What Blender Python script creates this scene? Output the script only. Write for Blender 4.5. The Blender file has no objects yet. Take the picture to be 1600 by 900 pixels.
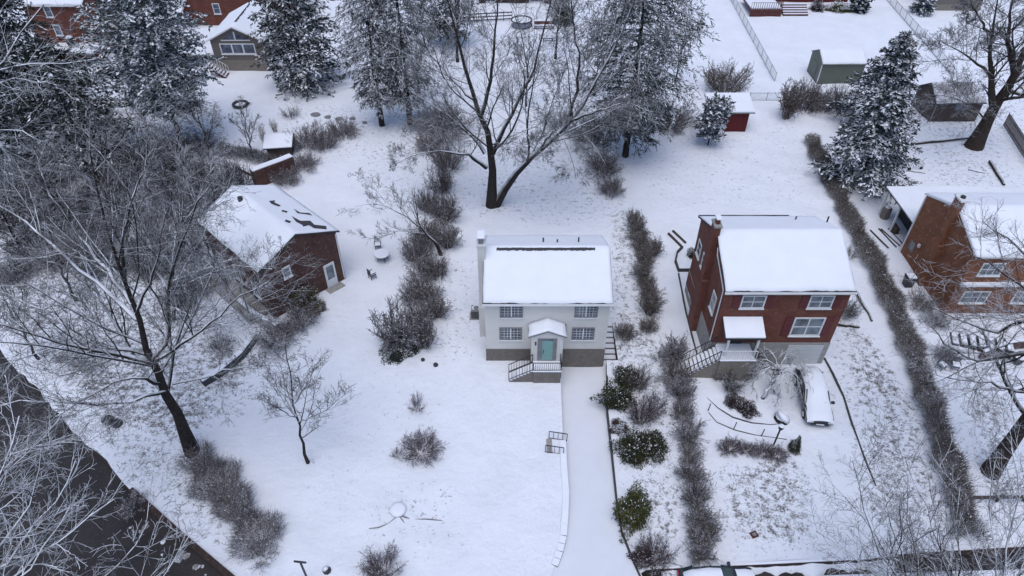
import bpy, bmesh, math, random
import numpy as np
from mathutils import Vector, Matrix
from mathutils.geometry import delaunay_2d_cdt

random.seed(7)
SC = bpy.context.scene
COL = SC.collection
R = math.radians

# ------------------------------------------------------------------ camera model
PITCH = 41.6          # degrees below the horizon
FPX = 1067.0          # focal length in pixels of the 1600 px wide photograph
CAM_H = 40.0
CP, SP = math.cos(R(PITCH)), math.sin(R(PITCH))

def ray(px, py):
    u = (px - 800) / FPX; v = -(py - 450) / FPX
    return (u, CP + v * SP, -SP + v * CP)

def P(px, py, z=0.0):
    """point of the place at height z that the surveyed pixel shows"""
    d = ray(px, py); k = (CAM_H - z) / -d[2]
    return Vector((d[0] * k, d[1] * k, z))

def W(px, py, Y):
    """point on the vertical plane y = Y"""
    d = ray(px, py); k = Y / d[1]
    return Vector((d[0] * k, Y, CAM_H + d[2] * k))

cam_d = bpy.data.cameras.new('camera'); cam = bpy.data.objects.new('camera', cam_d); COL.objects.link(cam)
cam.location = (0, 0, CAM_H); cam.rotation_euler = (R(90 - PITCH), 0, 0)
cam_d.sensor_width = 36; cam_d.lens = FPX / 1600 * 36; cam_d.clip_start = 0.5; cam_d.clip_end = 2000
SC.camera = cam

# ------------------------------------------------------------------ materials
def mat(name):
    m = bpy.data.materials.new(name); m.use_nodes = True
    nt = m.node_tree; b = nt.nodes['Principled BSDF']
    return m, nt, b

def N(nt, t, **kw):
    n = nt.nodes.new(t)
    for k, v in kw.items():
        if k in n.inputs.keys(): n.inputs[k].default_value = v
        else: setattr(n, k, v)
    return n

def L(nt, a, b): nt.links.new(a, b)

def mixc(nt, fac, a, b):
    n = nt.nodes.new('ShaderNodeMix'); n.data_type = 'RGBA'
    for s, v in ((n.inputs[0], fac), (n.inputs[6], a), (n.inputs[7], b)):
        if hasattr(v, 'is_output'): L(nt, v, s)
        elif isinstance(v, (int, float)): s.default_value = v
        else: s.default_value = (*v, 1)
    return n.outputs[2]

def ramp(nt, v, a, b, lo=0.0, hi=1.0):
    n = nt.nodes.new('ShaderNodeMapRange'); n.clamp = True
    L(nt, v, n.inputs[0])
    n.inputs[1].default_value = a; n.inputs[2].default_value = b
    n.inputs[3].default_value = lo; n.inputs[4].default_value = hi
    return n.outputs[0]

def math_(nt, op, a, b=0.0, c=None):
    n = nt.nodes.new('ShaderNodeMath'); n.operation = op
    for i, v in enumerate((a, b) if c is None else (a, b, c)):
        if hasattr(v, 'is_output'): L(nt, v, n.inputs[i])
        else: n.inputs[i].default_value = v
    return n.outputs[0]

def noise(nt, co, scale, detail=3, rough=.55):
    n = nt.nodes.new('ShaderNodeTexNoise'); n.inputs['Scale'].default_value = scale
    n.inputs['Detail'].default_value = detail; n.inputs['Roughness'].default_value = rough
    if co is not None: L(nt, co, n.inputs['Vector'])
    return n.outputs['Fac']

def bump(nt, b, h, strength=.3, dist=.05):
    n = nt.nodes.new('ShaderNodeBump'); n.inputs['Strength'].default_value = strength
    n.inputs['Distance'].default_value = dist
    L(nt, h, n.inputs['Height']); L(nt, n.outputs[0], b.inputs['Normal'])

SNOW = (.80, .83, .90)

def m_plain(name, c, rough=.7, metal=0.0, var=.18, scale=3.0):
    m, nt, b = mat(name)
    g = N(nt, 'ShaderNodeNewGeometry')
    f = noise(nt, g.outputs['Position'], scale, 4)
    lo = tuple(x * (1 - var) for x in c); hi = tuple(min(1, x * (1 + var)) for x in c)
    L(nt, mixc(nt, ramp(nt, f, .3, .7), lo, hi), b.inputs['Base Color'])
    b.inputs['Roughness'].default_value = rough; b.inputs['Metallic'].default_value = metal
    return m

def m_snow(name='snow', dirt=.0, bumpy=.25, dlo=.6, tint=1.0):
    m, nt, b = mat(name)
    g = N(nt, 'ShaderNodeNewGeometry'); co = g.outputs['Position']
    f = noise(nt, co, .7, 4); f2 = noise(nt, co, 9, 3)
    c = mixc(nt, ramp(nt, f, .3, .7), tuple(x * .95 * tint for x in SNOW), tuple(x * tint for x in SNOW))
    if dirt:
        c = mixc(nt, math_(nt, 'MULTIPLY', ramp(nt, math_(nt, 'ADD', math_(nt, 'MULTIPLY', f, .45), math_(nt, 'MULTIPLY', f2, .55)), dlo, dlo + .1), dirt), c, (.16, .145, .14))
    L(nt, c, b.inputs['Base Color']); b.inputs['Roughness'].default_value = .65
    b.inputs['Specular IOR Level'].default_value = .25
    h = math_(nt, 'ADD', noise(nt, co, 1.3, 5), math_(nt, 'MULTIPLY', f2, .3))
    bump(nt, b, h, bumpy, .12)
    return m

def m_brick(name, c1, c2, mortar, snowy=.1):
    m, nt, b = mat(name)
    uv = N(nt, 'ShaderNodeUVMap'); co = uv.outputs[0]
    t = N(nt, 'ShaderNodeTexBrick'); L(nt, co, t.inputs['Vector'])
    t.inputs['Scale'].default_value = 1.0
    t.inputs['Brick Width'].default_value = .24; t.inputs['Row Height'].default_value = .08
    t.inputs['Mortar Size'].default_value = .012
    t.inputs['Color1'].default_value = (*c1, 1); t.inputs['Color2'].default_value = (*c2, 1)
    t.inputs['Mortar'].default_value = (*mortar, 1); t.inputs['Bias'].default_value = -.2
    v = noise(nt, co, 1.1, 5)
    c = mixc(nt, ramp(nt, v, .35, .65, 0, .65), t.outputs[0], tuple(x * .45 for x in c1))
    v3 = noise(nt, co, .45, 3)
    c = mixc(nt, ramp(nt, v3, .4, .65, 0, .4), c, tuple(.6 * x + .4 * y for x, y in zip(mortar, c1)))
    v2 = noise(nt, co, 3.4, 3)
    c = mixc(nt, ramp(nt, v2, .58, .72, 0, snowy * 2.2), c, tuple(min(1, x * 2.2 + .06) for x in mortar))
    L(nt, c, b.inputs['Base Color']); b.inputs['Roughness'].default_value = .85
    bump(nt, b, t.outputs['Fac'], -.25, .01)
    return m

def m_siding(name, c, pitch=.2, vertical=False, dark=.72):
    m, nt, b = mat(name)
    uv = N(nt, 'ShaderNodeUVMap')
    sx = N(nt, 'ShaderNodeSeparateXYZ'); L(nt, uv.outputs[0], sx.inputs[0])
    t = math_(nt, 'FRACT', math_(nt, 'DIVIDE', sx.outputs[0 if vertical else 1], pitch))
    line = ramp(nt, t, .0, .14, 1, 0)
    v = noise(nt, uv.outputs[0], .9, 4)
    base = mixc(nt, ramp(nt, v, .3, .7), tuple(x * .9 for x in c), c)
    L(nt, mixc(nt, line, base, tuple(x * dark for x in c)), b.inputs['Base Color'])
    b.inputs['Roughness'].default_value = .6
    bump(nt, b, t, .25, .02)
    return m

def m_planks(name, c, pitch=.14, vertical=True, snowy=.0):
    m, nt, b = mat(name)
    uv = N(nt, 'ShaderNodeUVMap')
    sx = N(nt, 'ShaderNodeSeparateXYZ'); L(nt, uv.outputs[0], sx.inputs[0])
    q = math_(nt, 'DIVIDE', sx.outputs[0 if vertical else 1], pitch)
    t = math_(nt, 'FRACT', q); idf = math_(nt, 'FLOOR', q)
    w = N(nt, 'ShaderNodeTexWhiteNoise', noise_dimensions='1D'); L(nt, idf, w.inputs['W'])
    v = noise(nt, uv.outputs[0], 2.2, 5)
    f = math_(nt, 'ADD', math_(nt, 'MULTIPLY', w.outputs['Value'], .5), math_(nt, 'MULTIPLY', v, .5))
    base = mixc(nt, f, tuple(x * .6 for x in c), tuple(x * 1.35 for x in c))
    col = mixc(nt, ramp(nt, t, 0, .12, 1, 0), base, tuple(x * .3 for x in c))
    if snowy:
        col = mixc(nt, ramp(nt, noise(nt, uv.outputs[0], 3.5, 3), .6, .7, 0, snowy), col, (.6, .6, .65))
    L(nt, col, b.inputs['Base Color']); b.inputs['Roughness'].default_value = .85
    return m

def m_bark(name, c, snow=.75, lo=.45, hi=.8, scale=5.0):
    """bark with snow lying along whatever faces upward"""
    m, nt, b = mat(name)
    g = N(nt, 'ShaderNodeNewGeometry'); co = g.outputs['Position']
    sx = N(nt, 'ShaderNodeSeparateXYZ'); L(nt, g.outputs['Normal'], sx.inputs[0])
    v = noise(nt, co, scale, 4)
    base = mixc(nt, ramp(nt, v, .3, .7), tuple(x * .6 for x in c), tuple(x * 1.4 for x in c))
    up = ramp(nt, sx.outputs[2], lo, hi)
    pat = ramp(nt, noise(nt, co, .8, 3), .3, .55, .25, 1)
    f = math_(nt, 'MULTIPLY', math_(nt, 'MULTIPLY', up, pat), snow)
    L(nt, mixc(nt, f, base, SNOW), b.inputs['Base Color'])
    b.inputs['Roughness'].default_value = .9; b.inputs['Specular IOR Level'].default_value = .15
    return m

def m_leaf(name, c, var=.45, scale=1.5):
    m, nt, b = mat(name)
    g = N(nt, 'ShaderNodeNewGeometry')
    f = noise(nt, g.outputs['Position'], scale, 3)
    f = math_(nt, 'ADD', math_(nt, 'MULTIPLY', f, .5), math_(nt, 'MULTIPLY', g.outputs['Random Per Island'], .5))
    L(nt, mixc(nt, ramp(nt, f, .2, .8), tuple(x * (1 - var) for x in c), tuple(x * (1 + var) for x in c)), b.inputs['Base Color'])
    b.inputs['Roughness'].default_value = .7; b.inputs['Specular IOR Level'].default_value = .2
    return m

def m_glass(name='window_glass', c=(.045, .055, .08)):
    m, nt, b = mat(name)
    g = N(nt, 'ShaderNodeNewGeometry')
    f = noise(nt, g.outputs['Position'], 1.2, 2)
    L(nt, mixc(nt, ramp(nt, f, .35, .65), c, tuple(x * 3 for x in c)), b.inputs['Base Color'])
    b.inputs['Roughness'].default_value = .08
    return m

def m_asphalt(name='wet_asphalt', snowy=.6):
    m, nt, b = mat(name)
    g = N(nt, 'ShaderNodeNewGeometry'); co = g.outputs['Position']
    f = noise(nt, co, .6, 5); f2 = noise(nt, co, 7, 3); f3 = noise(nt, co, .35, 6, .65)
    base = mixc(nt, ramp(nt, f, .3, .7), (.012, .009, .009), (.032, .025, .024))
    base = mixc(nt, ramp(nt, f2, .56, .75, 0, .5), base, (.09, .07, .06))
    base = mixc(nt, ramp(nt, f3, .66, .76, 0, snowy * .6), base, (.5, .51, .56))
    L(nt, base, b.inputs['Base Color']); b.inputs['Roughness'].default_value = .55
    bump(nt, b, f2, .3, .02)
    return m

def m_ground():
    m, nt, b = mat('snowy_lawn')
    g = N(nt, 'ShaderNodeNewGeometry'); co = g.outputs['Position']
    at = N(nt, 'ShaderNodeAttribute', attribute_name='bare'); a = at.outputs['Fac']
    big = noise(nt, co, .33, 4); f = noise(nt, co, 2.1, 7, .72); f2 = noise(nt, co, 8.0, 3, .6)
    # grass shows where the snow lies thin
    s = math_(nt, 'ADD', math_(nt, 'MULTIPLY', f, .62), math_(nt, 'MULTIPLY', f2, .38))
    thr = math_(nt, 'SUBTRACT', .69, math_(nt, 'MULTIPLY', a, math_(nt, 'ADD', .12, math_(nt, 'MULTIPLY', big, .24))))
    d = math_(nt, 'SUBTRACT', s, thr)
    mask = ramp(nt, d, -.03, .09, 0, .9)
    snow = mixc(nt, ramp(nt, big, .3, .7), tuple(x * .93 for x in SNOW), SNOW)
    # a thin greyish veil where blades just come through
    veil = ramp(nt, math_(nt, 'SUBTRACT', f, math_(nt, 'SUBTRACT', .66, math_(nt, 'MULTIPLY', a, .2))), 0, .18, 0, .55)
    snow = mixc(nt, veil, snow, (.36, .36, .41))
    grass = mixc(nt, f2, (.05, .048, .045), (.15, .13, .105))
    L(nt, mixc(nt, mask, snow, grass), b.inputs['Base Color'])
    b.inputs['Roughness'].default_value = .75; b.inputs['Specular IOR Level'].default_value = .2
    h = math_(nt, 'ADD', f, math_(nt, 'MULTIPLY', noise(nt, co, .9, 4), 1.6))
    bump(nt, b, h, .6, .17)
    return m

MAT = dict(
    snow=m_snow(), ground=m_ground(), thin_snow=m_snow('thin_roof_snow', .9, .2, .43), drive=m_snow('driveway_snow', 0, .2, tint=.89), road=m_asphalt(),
    soil=m_plain('dark_soil', (.06, .05, .045), .9), rubble=m_snow('dirty_snow', .8, .5),
    siding=m_siding('pale_siding', (.70, .685, .655)), taupe=m_plain('taupe_foundation', (.16, .142, .127), .8),
    white=m_plain('white_trim', (.68, .70, .72), .5, var=.06), grey_trim=m_plain('grey_trim', (.20, .20, .21), .5),
    teal=m_plain('teal_paint', (.19, .36, .34), .4, var=.05), iron=m_plain('dark_iron', (.03, .03, .035), .5),
    glass=m_glass(), curtain=m_glass('curtained_glass', (.065, .078, .09)),
    shingle=m_plain('dark_shingle', (.045, .045, .05), .85), 
    brick=m_brick('red_brick', (.19, .045, .027), (.105, .027, .018), (.16, .085, .065)),
    brick_dark=m_brick('brown_brick', (.10, .034, .025), (.048, .019, .016), (.10, .066, .058), .18),
    brick_orange=m_brick('orange_brick', (.26, .085, .034), (.14, .048, .022), (.21, .11, .066), .2),
    cream=m_plain('cream_foundation', (.32, .31, .295), .8), shutter=m_plain('maroon_shutter', (.11, .02, .022), .5),
    garage=m_siding('garage_door_panel', (.55, .57, .58), .5), tan=m_siding('tan_siding', (.15, .132, .12), .2),
    stone=m_plain('pale_stone', (.21, .19, .165), .9, scale=5), green_shed=m_siding('olive_siding', (.115, .13, .105), .3, True),
    shed_roof=m_plain('shed_roof', (.2, .2, .19), .8), red=m_planks('barn_red_boards', (.095, .008, .009), .2),
    darkwood=m_planks('weathered_boards', (.075, .055, .05), .16), deckwood=m_planks('red_deck_boards', (.09, .025, .02), .15, False, .3),
    greywood=m_planks('grey_boards', (.2, .19, .19), .15), brownwood=m_planks('brown_boards', (.04, .022, .018), .25, True, .15),
    galv=m_plain('galvanised_steel', (.35, .37, .40), .4, .6), black=m_plain('black_plastic', (.018, .018, .02), .5),
    carpaint=m_plain('dark_car_paint', (.035, .04, .05), .25, .2), rubber=m_plain('rubber', (.015, .015, .015), .8),
    chrome=m_plain('chrome', (.5, .5, .52), .25, .9), lens=m_plain('lamp_lens', (.6, .62, .65), .15),
    carglass=m_glass('car_glass', (.012, .018, .02)), redlens=m_plain('red_lens', (.3, .01, .01), .2),
    bark=m_bark('dark_bark', (.034, .029, .028), 1.0, .25, .55), bark_snowy=m_bark('snowy_bark', (.045, .040, .042), 1.0, -.2, .35),
    twig=m_bark('dark_twig', (.036, .034, .039), .6, .3, .85), twig_snowy=m_bark('snowy_twig', (.07, .065, .068), .9, -.1, .6),
    bark_brown=m_bark('brown_bark', (.045, .035, .03), .55),
    shrub_dark=m_bark('dark_shrub_twig', (.040, .036, .042), .5, .3, .95), shrub=m_bark('shrub_twig', (.100, .080, .080), .5, .25, .9), shrub_grey=m_bark('grey_shrub_twig', (.085, .077, .078), .6, .3, .95),
    shrub_red=m_bark('reddish_shrub_twig', (.075, .042, .046), .4, .4, .95),
    shrub_brown=m_bark('hedge_twig', (.105, .084, .072), .40, .35, .95),
    needle=m_leaf('dark_needles', (.020, .028, .026)), needle_blue=m_leaf('blue_needles', (.085, .11, .115)),
    needle_frost=m_leaf('frosted_needles', (.05, .064, .066)), needle_grey=m_leaf('grey_green_needles', (.034, .042, .038)), needle_brown=m_leaf('thin_brown_needles', (.036, .034, .034)),
    leaf=m_leaf('evergreen_leaf', (.040, .044, .020)), leaf_green=m_leaf('green_leaf', (.070, .074, .024)),
    leaf_red=m_leaf('bronze_leaf', (.050, .036, .037)), leaf_yellow=m_leaf('yellowed_leaf', (.09, .072, .028)),
    grass_tuft=m_leaf('dry_grass', (.16, .13, .07)), concrete=m_plain('concrete', (.3, .29, .28), .9),
)

# ------------------------------------------------------------------ mesh building
class MB:
    def __init__(s, M=None): s.v = []; s.f = []; s.m = []; s.M = M
    def add(s, pts, faces, m=0):
        o = len(s.v)
        for p in pts:
            p = Vector(p); s.v.append(tuple(s.M @ p if s.M else p))
        for f in faces: s.f.append([o + i for i in f]); s.m.append(m)
        return s
    def box(s, x0, x1, y0, y1, z0, z1, m=0):
        p = [(x, y, z) for z in (z0, z1) for y in (y0, y1) for x in (x0, x1)]
        return s.add(p, [(0, 2, 3, 1), (4, 5, 7, 6), (0, 1, 5, 4), (2, 6, 7, 3), (0, 4, 6, 2), (1, 3, 7, 5)], m)
    def prism(s, prof, e, m=0):
        """prof: closed list of points; e: extrusion vector"""
        n = len(prof); e = Vector(e)
        p = [Vector(q) for q in prof] + [Vector(q) + e for q in prof]
        f = [tuple(range(n))[::-1], tuple(range(n, 2 * n))] + [(i, (i + 1) % n, n + (i + 1) % n, n + i) for i in range(n)]
        return s.add(p, f, m)
    def tube(s, pts, r, sides=6, m=0, cap=True):
        pts = [Vector(p) for p in pts]; n = len(pts)
        rr = r if isinstance(r, (list, tuple)) else [r] * n
        ring = []; 
        for i, p in enumerate(pts):
            t = (pts[min(i + 1, n - 1)] - pts[max(i - 1, 0)]).normalized()
            a = Vector((0, 0, 1)) if abs(t.z) < .9 else Vector((1, 0, 0))
            u = t.cross(a).normalized(); w = t.cross(u)
            ring.append([p + (u * math.cos(k * 2 * math.pi / sides) + w * math.sin(k * 2 * math.pi / sides)) * rr[i] for k in range(sides)])
        v = [q for g in ring for q in g]; f = []
        for i in range(n - 1):
            for k in range(sides):
                a = i * sides + k; b = i * sides + (k + 1) % sides
                f.append((a, a + sides, b + sides, b))
        if cap: f.append(tuple(range(sides))); f.append(tuple(range((n - 1) * sides, n * sides))[::-1])
        return s.add(v, f, m)
    def bar(s, a, b, w, h=None, m=0):
        """square bar from a to b"""
        h = h or w; a = Vector(a); b = Vector(b); t = (b - a).normalized()
        up = Vector((0, 0, 1)) if abs(t.z) < .95 else Vector((0, 1, 0))
        u = t.cross(up).normalized() * (w / 2); k = u.cross(t).normalized() * (h / 2)
        p = [a - u - k, a + u - k, a + u + k, a - u + k]; p += [q + (b - a) for q in p]
        return s.add(p, [(3, 2, 1, 0), (4, 5, 6, 7), (0, 1, 5, 4), (1, 2, 6, 5), (2, 3, 7, 6), (3, 0, 4, 7)], m)
    def build(s, name, mats, parent=None, smooth=False, bevel=0, loc=None):
        if not isinstance(mats, (list, tuple)): mats = [mats]
        me = bpy.data.meshes.new(name); me.from_pydata(s.v, [], s.f)
        for k in mats: me.materials.append(MAT[k] if isinstance(k, str) else k)
        me.polygons.foreach_set('material_index', s.m)
        bm = bmesh.new(); bm.from_mesh(me); bmesh.ops.recalc_face_normals(bm, faces=bm.faces); bm.to_mesh(me); bm.free()
        uv = me.uv_layers.new(name='UVMap').data
        for p in me.polygons:
            n = p.normal; ax, ay, az = abs(n.x), abs(n.y), abs(n.z)
            for li in p.loop_indices:
                c = me.vertices[me.loops[li].vertex_index].co
                uv[li].uv = (c.x, c.y) if az >= ax and az >= ay else ((c.y, c.z) if ax > ay else (c.x, c.z))
        if smooth: me.polygons.foreach_set('use_smooth', [True] * len(me.polygons))
        o = bpy.data.objects.new(name, me); COL.objects.link(o)
        if parent: o.parent = parent
        if loc is not None: o.location = loc
        if bevel:
            b = o.modifiers.new('bevel', 'BEVEL'); b.width = bevel; b.segments = 2; b.limit_method = 'ANGLE'
        return o

def tag(o, label=None, cat=None, group=None, kind=None):
    if label: o['label'] = label
    if cat: o['category'] = cat
    if group: o['group'] = group
    if kind: o['kind'] = kind
    return o

def empty(name, loc, rz=0.0, label=None, cat=None, group=None):
    o = bpy.data.objects.new(name, None); COL.objects.link(o); o.location = loc; o.rotation_euler = (0, 0, rz)
    return tag(o, label, cat, group)

def children(o): return [c for c in COL.objects if c.parent is o]

def copy_tree(o, parent=None):
    c = o.copy(); COL.objects.link(c)
    if parent: c.parent = parent
    for ch in children(o): copy_tree(ch, c)
    return c

def FM(origin, u, w):
    """frame on a wall: x = along u, y = outward w, z = up"""
    u = Vector(u).normalized(); w = Vector(w).normalized()
    M = Matrix.Identity(4)
    for i in range(3): M[i][0] = u[i]; M[i][1] = w[i]; M[i][2] = (0, 0, 1)[i]; M[i][3] = origin[i]
    return M

def window(parent, M, x, z, w, h, cols=2, rows=1, frame='white', pane='glass', fw=.09, sill=True, mun=.035, mull=0):
    """framed window standing proud of the wall frame M; x,z centre"""
    f = MB(M); a, b, c, d = x - w / 2, x + w / 2, z - h / 2, z + h / 2
    f.box(a, a + fw, -.02, .06, c, d); f.box(b - fw, b, -.02, .06, c, d)
    f.box(a + fw, b - fw, -.02, .06, d - fw, d); f.box(a + fw, b - fw, -.02, .06, c, c + fw)
    iw, ih = w - 2 * fw, h - 2 * fw
    for i in range(1, cols):
        q = a + fw + iw * i / cols; t = (.05 if (mull and i == cols // 2) else mun / 2)
        f.box(q - t, q + t, .022, .045, c + fw, d - fw)
    for i in range(1, rows):
        q = c + fw + ih * i / rows
        f.box(a + fw, b - fw, .024, .043, q - mun / 2, q + mun / 2)
    o = f.build('window', frame, parent)
    MB(M).box(a + fw, b - fw, -.01, .02, c + fw, d - fw).build('pane', pane, o)
    if sill:
        MB(M).box(a - .06, b + .06, -.02, .13, c - .09, c - .003).build('sill', 'white', o)
    return o

def chevron(a, z, y0, ym, y1, oh, t0, t1):
    """closed gable profile in (y,z): from t0 below to t1 above the roof line"""
    s0 = (z[1] - z[0]) / (ym - y0); s1 = (z[1] - z[2]) / (y1 - ym)
    lo = [(y0 - oh, z[0] - s0 * oh), (ym, z[1]), (y1 + oh, z[2] - s1 * oh)]
    return [(p, q + t0) for p, q in lo] + [(p, q + t1) for p, q in lo[::-1]]

def gable_roof(parent, axis, x0, x1, y0, y1, ez, rz, oh=.3, ohg=.15, roof='shingle', snow='snow', st=.11, th=.14, ez2=None, trim=None):
    """axis 'x': ridge runs along x. Roof slab and the snow lying on it."""
    ym = ((y0 + y1) if axis == 'x' else (x0 + x1)) / 2
    a0, a1 = (x0, x1) if axis == 'x' else (y0, y1)
    b0, b1 = (y0, y1) if axis == 'x' else (x0, x1)
    def put(o, lo, hi, ins):
        pr = chevron(0, (ez, rz, ez2 if ez2 is not None else ez), b0, ym, b1, o, lo, hi)
        mb = MB()
        if axis == 'x': mb.prism([(a0 - ohg + ins, p, q) for p, q in pr], (a1 - a0 + 2 * ohg - 2 * ins, 0, 0))
        else: mb.prism([(p, a0 - ohg + ins, q) for p, q in pr], (0, a1 - a0 + 2 * ohg - 2 * ins, 0))
        return mb
    r = put(oh, .003, th, 0).build('roof', roof, parent)
    # snow blanket: uneven thickness, wavering edges
    rng = np.random.default_rng(int(abs(a1 * 31 + b1 * 17 + rz * 7)) + 1)
    na = max(8, int((a1 - a0) / .22)); nb = max(8, int((b1 - b0) / .3)) | 1
    def wob(n, k=5):
        q = rng.normal(0, 1, n + 2 * k); return np.convolve(q, np.ones(k) / k, 'same')[k:-k] * math.sqrt(k)
    e0 = np.clip(.05 + .035 * wob(na), .005, .25); e1 = np.clip(.05 + .035 * wob(na), .005, .2)
    g0 = np.clip(.035 + .015 * wob(nb), .005, .1); g1 = np.clip(.035 + .015 * wob(nb), .005, .1)
    zr = lambda p: rz - abs(p - ym) * (rz - ez) / (ym - b0)
    fld = rng.normal(0, 1, (na, nb)); 
    for _ in range(3): fld = (fld + np.roll(fld, 1, 0) + np.roll(fld, -1, 0) + np.roll(fld, 1, 1) + np.roll(fld, -1, 1)) / 3.2
    fld = np.clip(.5 + .35 * fld / (fld.std() + 1e-6), 0, 1)
    v = []; fc = []
    for i in range(na):
        for j in range(nb):
            q = j / (nb - 1); p = (b0 - oh + e0[i]) * (1 - q) + (b1 + oh - e1[i]) * q
            if j == nb // 2: p = ym
            u = i / (na - 1); a = (a0 - ohg + g0[j]) * (1 - u) + (a1 + ohg - g1[j]) * u
            rim = i in (0, na - 1) or j in (0, nb - 1)
            z = zr(p) + th + st * ((.45 if rim else .78) + .2 * fld[i, j])
            v.append((a, p, z) if axis == 'x' else (p, a, z))
    n0 = len(v)
    for i in range(na - 1):
        for j in range(nb - 1): fc.append((i * nb + j, i * nb + j + 1, (i + 1) * nb + j + 1, (i + 1) * nb + j))
    loop = [i * nb for i in range(na)] + [(na - 1) * nb + j for j in range(1, nb)] + [i * nb + nb - 1 for i in range(na - 2, -1, -1)] + [j for j in range(nb - 2, 0, -1)]
    for k in loop:
        x, y, z = v[k]; p = y if axis == 'x' else x; v.append((x, y, zr(p) + th + .003))
    for k in range(len(loop)): fc.append((loop[k], loop[(k + 1) % len(loop)], n0 + (k + 1) % len(loop), n0 + k))
    MB().add(v, fc).build('snow_cover', snow, r, smooth=True)
    return r

def gable_walls(parent, axis, x0, x1, y0, y1, z0, ez, rz, m, name='wall', ez2=None):
    ez2 = ez if ez2 is None else ez2
    if axis == 'x':
        pr = [(x0, y0, z0), (x0, y1, z0), (x0, y1, ez2), (x0, (y0 + y1) / 2, rz), (x0, y0, ez)]; e = (x1 - x0, 0, 0)
    else:
        pr = [(x0, y0, z0), (x1, y0, z0), (x1, y0, ez), ((x0 + x1) / 2, y0, rz), (x0, y0, ez)]; e = (0, y1 - y0, 0)
    return MB().prism(pr, e).build(name, m, parent)

def railing(parent, a, b, h=.95, n=8, m='iron', name='railing', post=.05, bal=.028, base_a=0, base_b=0):
    a = Vector(a); b = Vector(b); mb = MB(); up = Vector((0, 0, h))
    mb.bar(a + up, b + up, post, .05, 0); mb.bar(a + up * .12, b + up * .12, .035, .035, 0)
    for i in range(n + 1):
        p = a.lerp(b, i / n); q = post if i in (0, n) else bal
        mb.bar(p, p + up, q, q, 0)
    return mb.build(name, m, parent)
# ------------------------------------------------------------------ ground, driveway, road
DL = [(850, 960), (857, 915), (866, 885), (880, 838), (884, 770), (880, 690), (876, 606)]
DRr = [(941, 579), (949, 640), (957, 715), (964, 785), (972, 832), (990, 878), (1002, 905)]
drive_poly = [P(*p).xy for p in DL]
HOUSE_Y = 36.5
drive_poly[-1] = Vector((3.75, 35.0))
drive_poly += [Vector((3.75, 36.9)), Vector((7.25, 36.9))]
drive_poly += [Vector((7.45, 36.45))] + [P(*p).xy for p in DRr[1:]]
step_poly = [Vector((7.25, 36.4)), Vector((8.35, 36.4)), Vector((8.35, 40.6)), Vector((7.25, 40.6))]
road_edge = [(-75, 63), (-41, 37.6), (-33, 31.1), (-24.8, 24.6), (-16.8, 19.1), (-11, 16.2), (-4, 15.2), (1.5, 15.6), (8.1, 19.5), (14, 19.85), (22, 20.2), (31.5, 20.75), (90, 24)]
_r = random.Random(5); _e = []
for (ax_, ay_), (bx_, by_) in zip(road_edge[:4], road_edge[1:4]):
    n_ = max(2, int(math.hypot(bx_ - ax_, by_ - ay_) / .8))
    for k_ in range(n_):
        t_ = k_ / n_; w_ = .10 * math.sin(.7 * (k_ + ax_)) + _r.uniform(-.09, .09)
        _e.append((ax_ + (bx_ - ax_) * t_ + w_ * .6, ay_ + (by_ - ay_) * t_ + w_ * .8))
road_edge = _e + road_edge[3:]
road_poly = [Vector(p) for p in road_edge] + [Vector((90, -30)), Vector((-75, -30))]
# open the driveway on to the road
drive_poly[0] = Vector((2.0, 15.0)); drive_poly.append(Vector((8.3, 15.0)))

def inside(poly, x, y):
    x = np.asarray(x); y = np.asarray(y); c = np.zeros(x.shape, bool); n = len(poly)
    for i in range(n):
        ax, ay = poly[i][0], poly[i][1]; bx, by = poly[i - 1][0], poly[i - 1][1]
        if ay == by: continue
        c ^= ((ay > y) != (by > y)) & (x < (bx - ax) * (y - ay) / (by - ay) + ax)
    return c

def h(x, y):
    return .08 * np.sin(.31 * x + 1.3) * np.cos(.27 * y) + .04 * np.sin(1.1 * x + .7 * y) * np.sin(.8 * y - .4 * x) + .03 * np.sin(.9 * x - .5 * y) + .02 * np.cos(1.7 * y + .8 * x)

def gz(p): return float(h(p[0], p[1]))

# how thin the snow lies (surveyed patches)
BARE = [
    ([(1285, 480), (1345, 500), (1450, 640), (1495, 830), (1330, 830), (1330, 700)], .80),
    ([(1120, 715), (1255, 700), (1285, 850), (1120, 862)], .85),
    ([(1100, 690), (1130, 690), (1125, 860), (1098, 860)], .5),
    ([(1450, 480), (1600, 480), (1600, 860), (1530, 860)], .75),
    ([(950, 320), (1000, 320), (1060, 560), (1090, 860), (1000, 870), (950, 580)], .72),
    ([(660, 400), (760, 380), (745, 560), (660, 570)], .5),
    ([(560, 180), (1000, 180), (1000, 330), (900, 360), (740, 340), (560, 300)], .5),
    ([(990, 190), (1260, 180), (1290, 330), (1000, 330)], .42),
    ([(0, 150), (350, 150), (400, 320), (330, 480), (420, 560), (300, 700), (150, 640), (0, 500)], .85),
    ([(120, 600), (330, 700), (430, 860), (390, 880), (180, 740)], .75),
    ([(1430, 120), (1600, 0), (1600, 300), (1440, 290)], .6),
    ([(560, 740), (760, 740), (760, 880), (560, 880)], .45),
    ([(560, 580), (720, 580), (720, 740), (560, 740)], .32),
    ([(740, 560), (880, 600), (880, 740), (740, 740)], .12),
    ([(1280, 570), (1320, 570), (1370, 760), (1345, 760)], .95),
    ([(440, 150), (600, 170), (600, 240), (420, 280)], .5),
    ([(330, 110), (560, 110), (560, 200), (340, 200)], .25),
    ([(520, 560), (600, 560), (640, 840), (470, 840)], .30),
]
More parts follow.
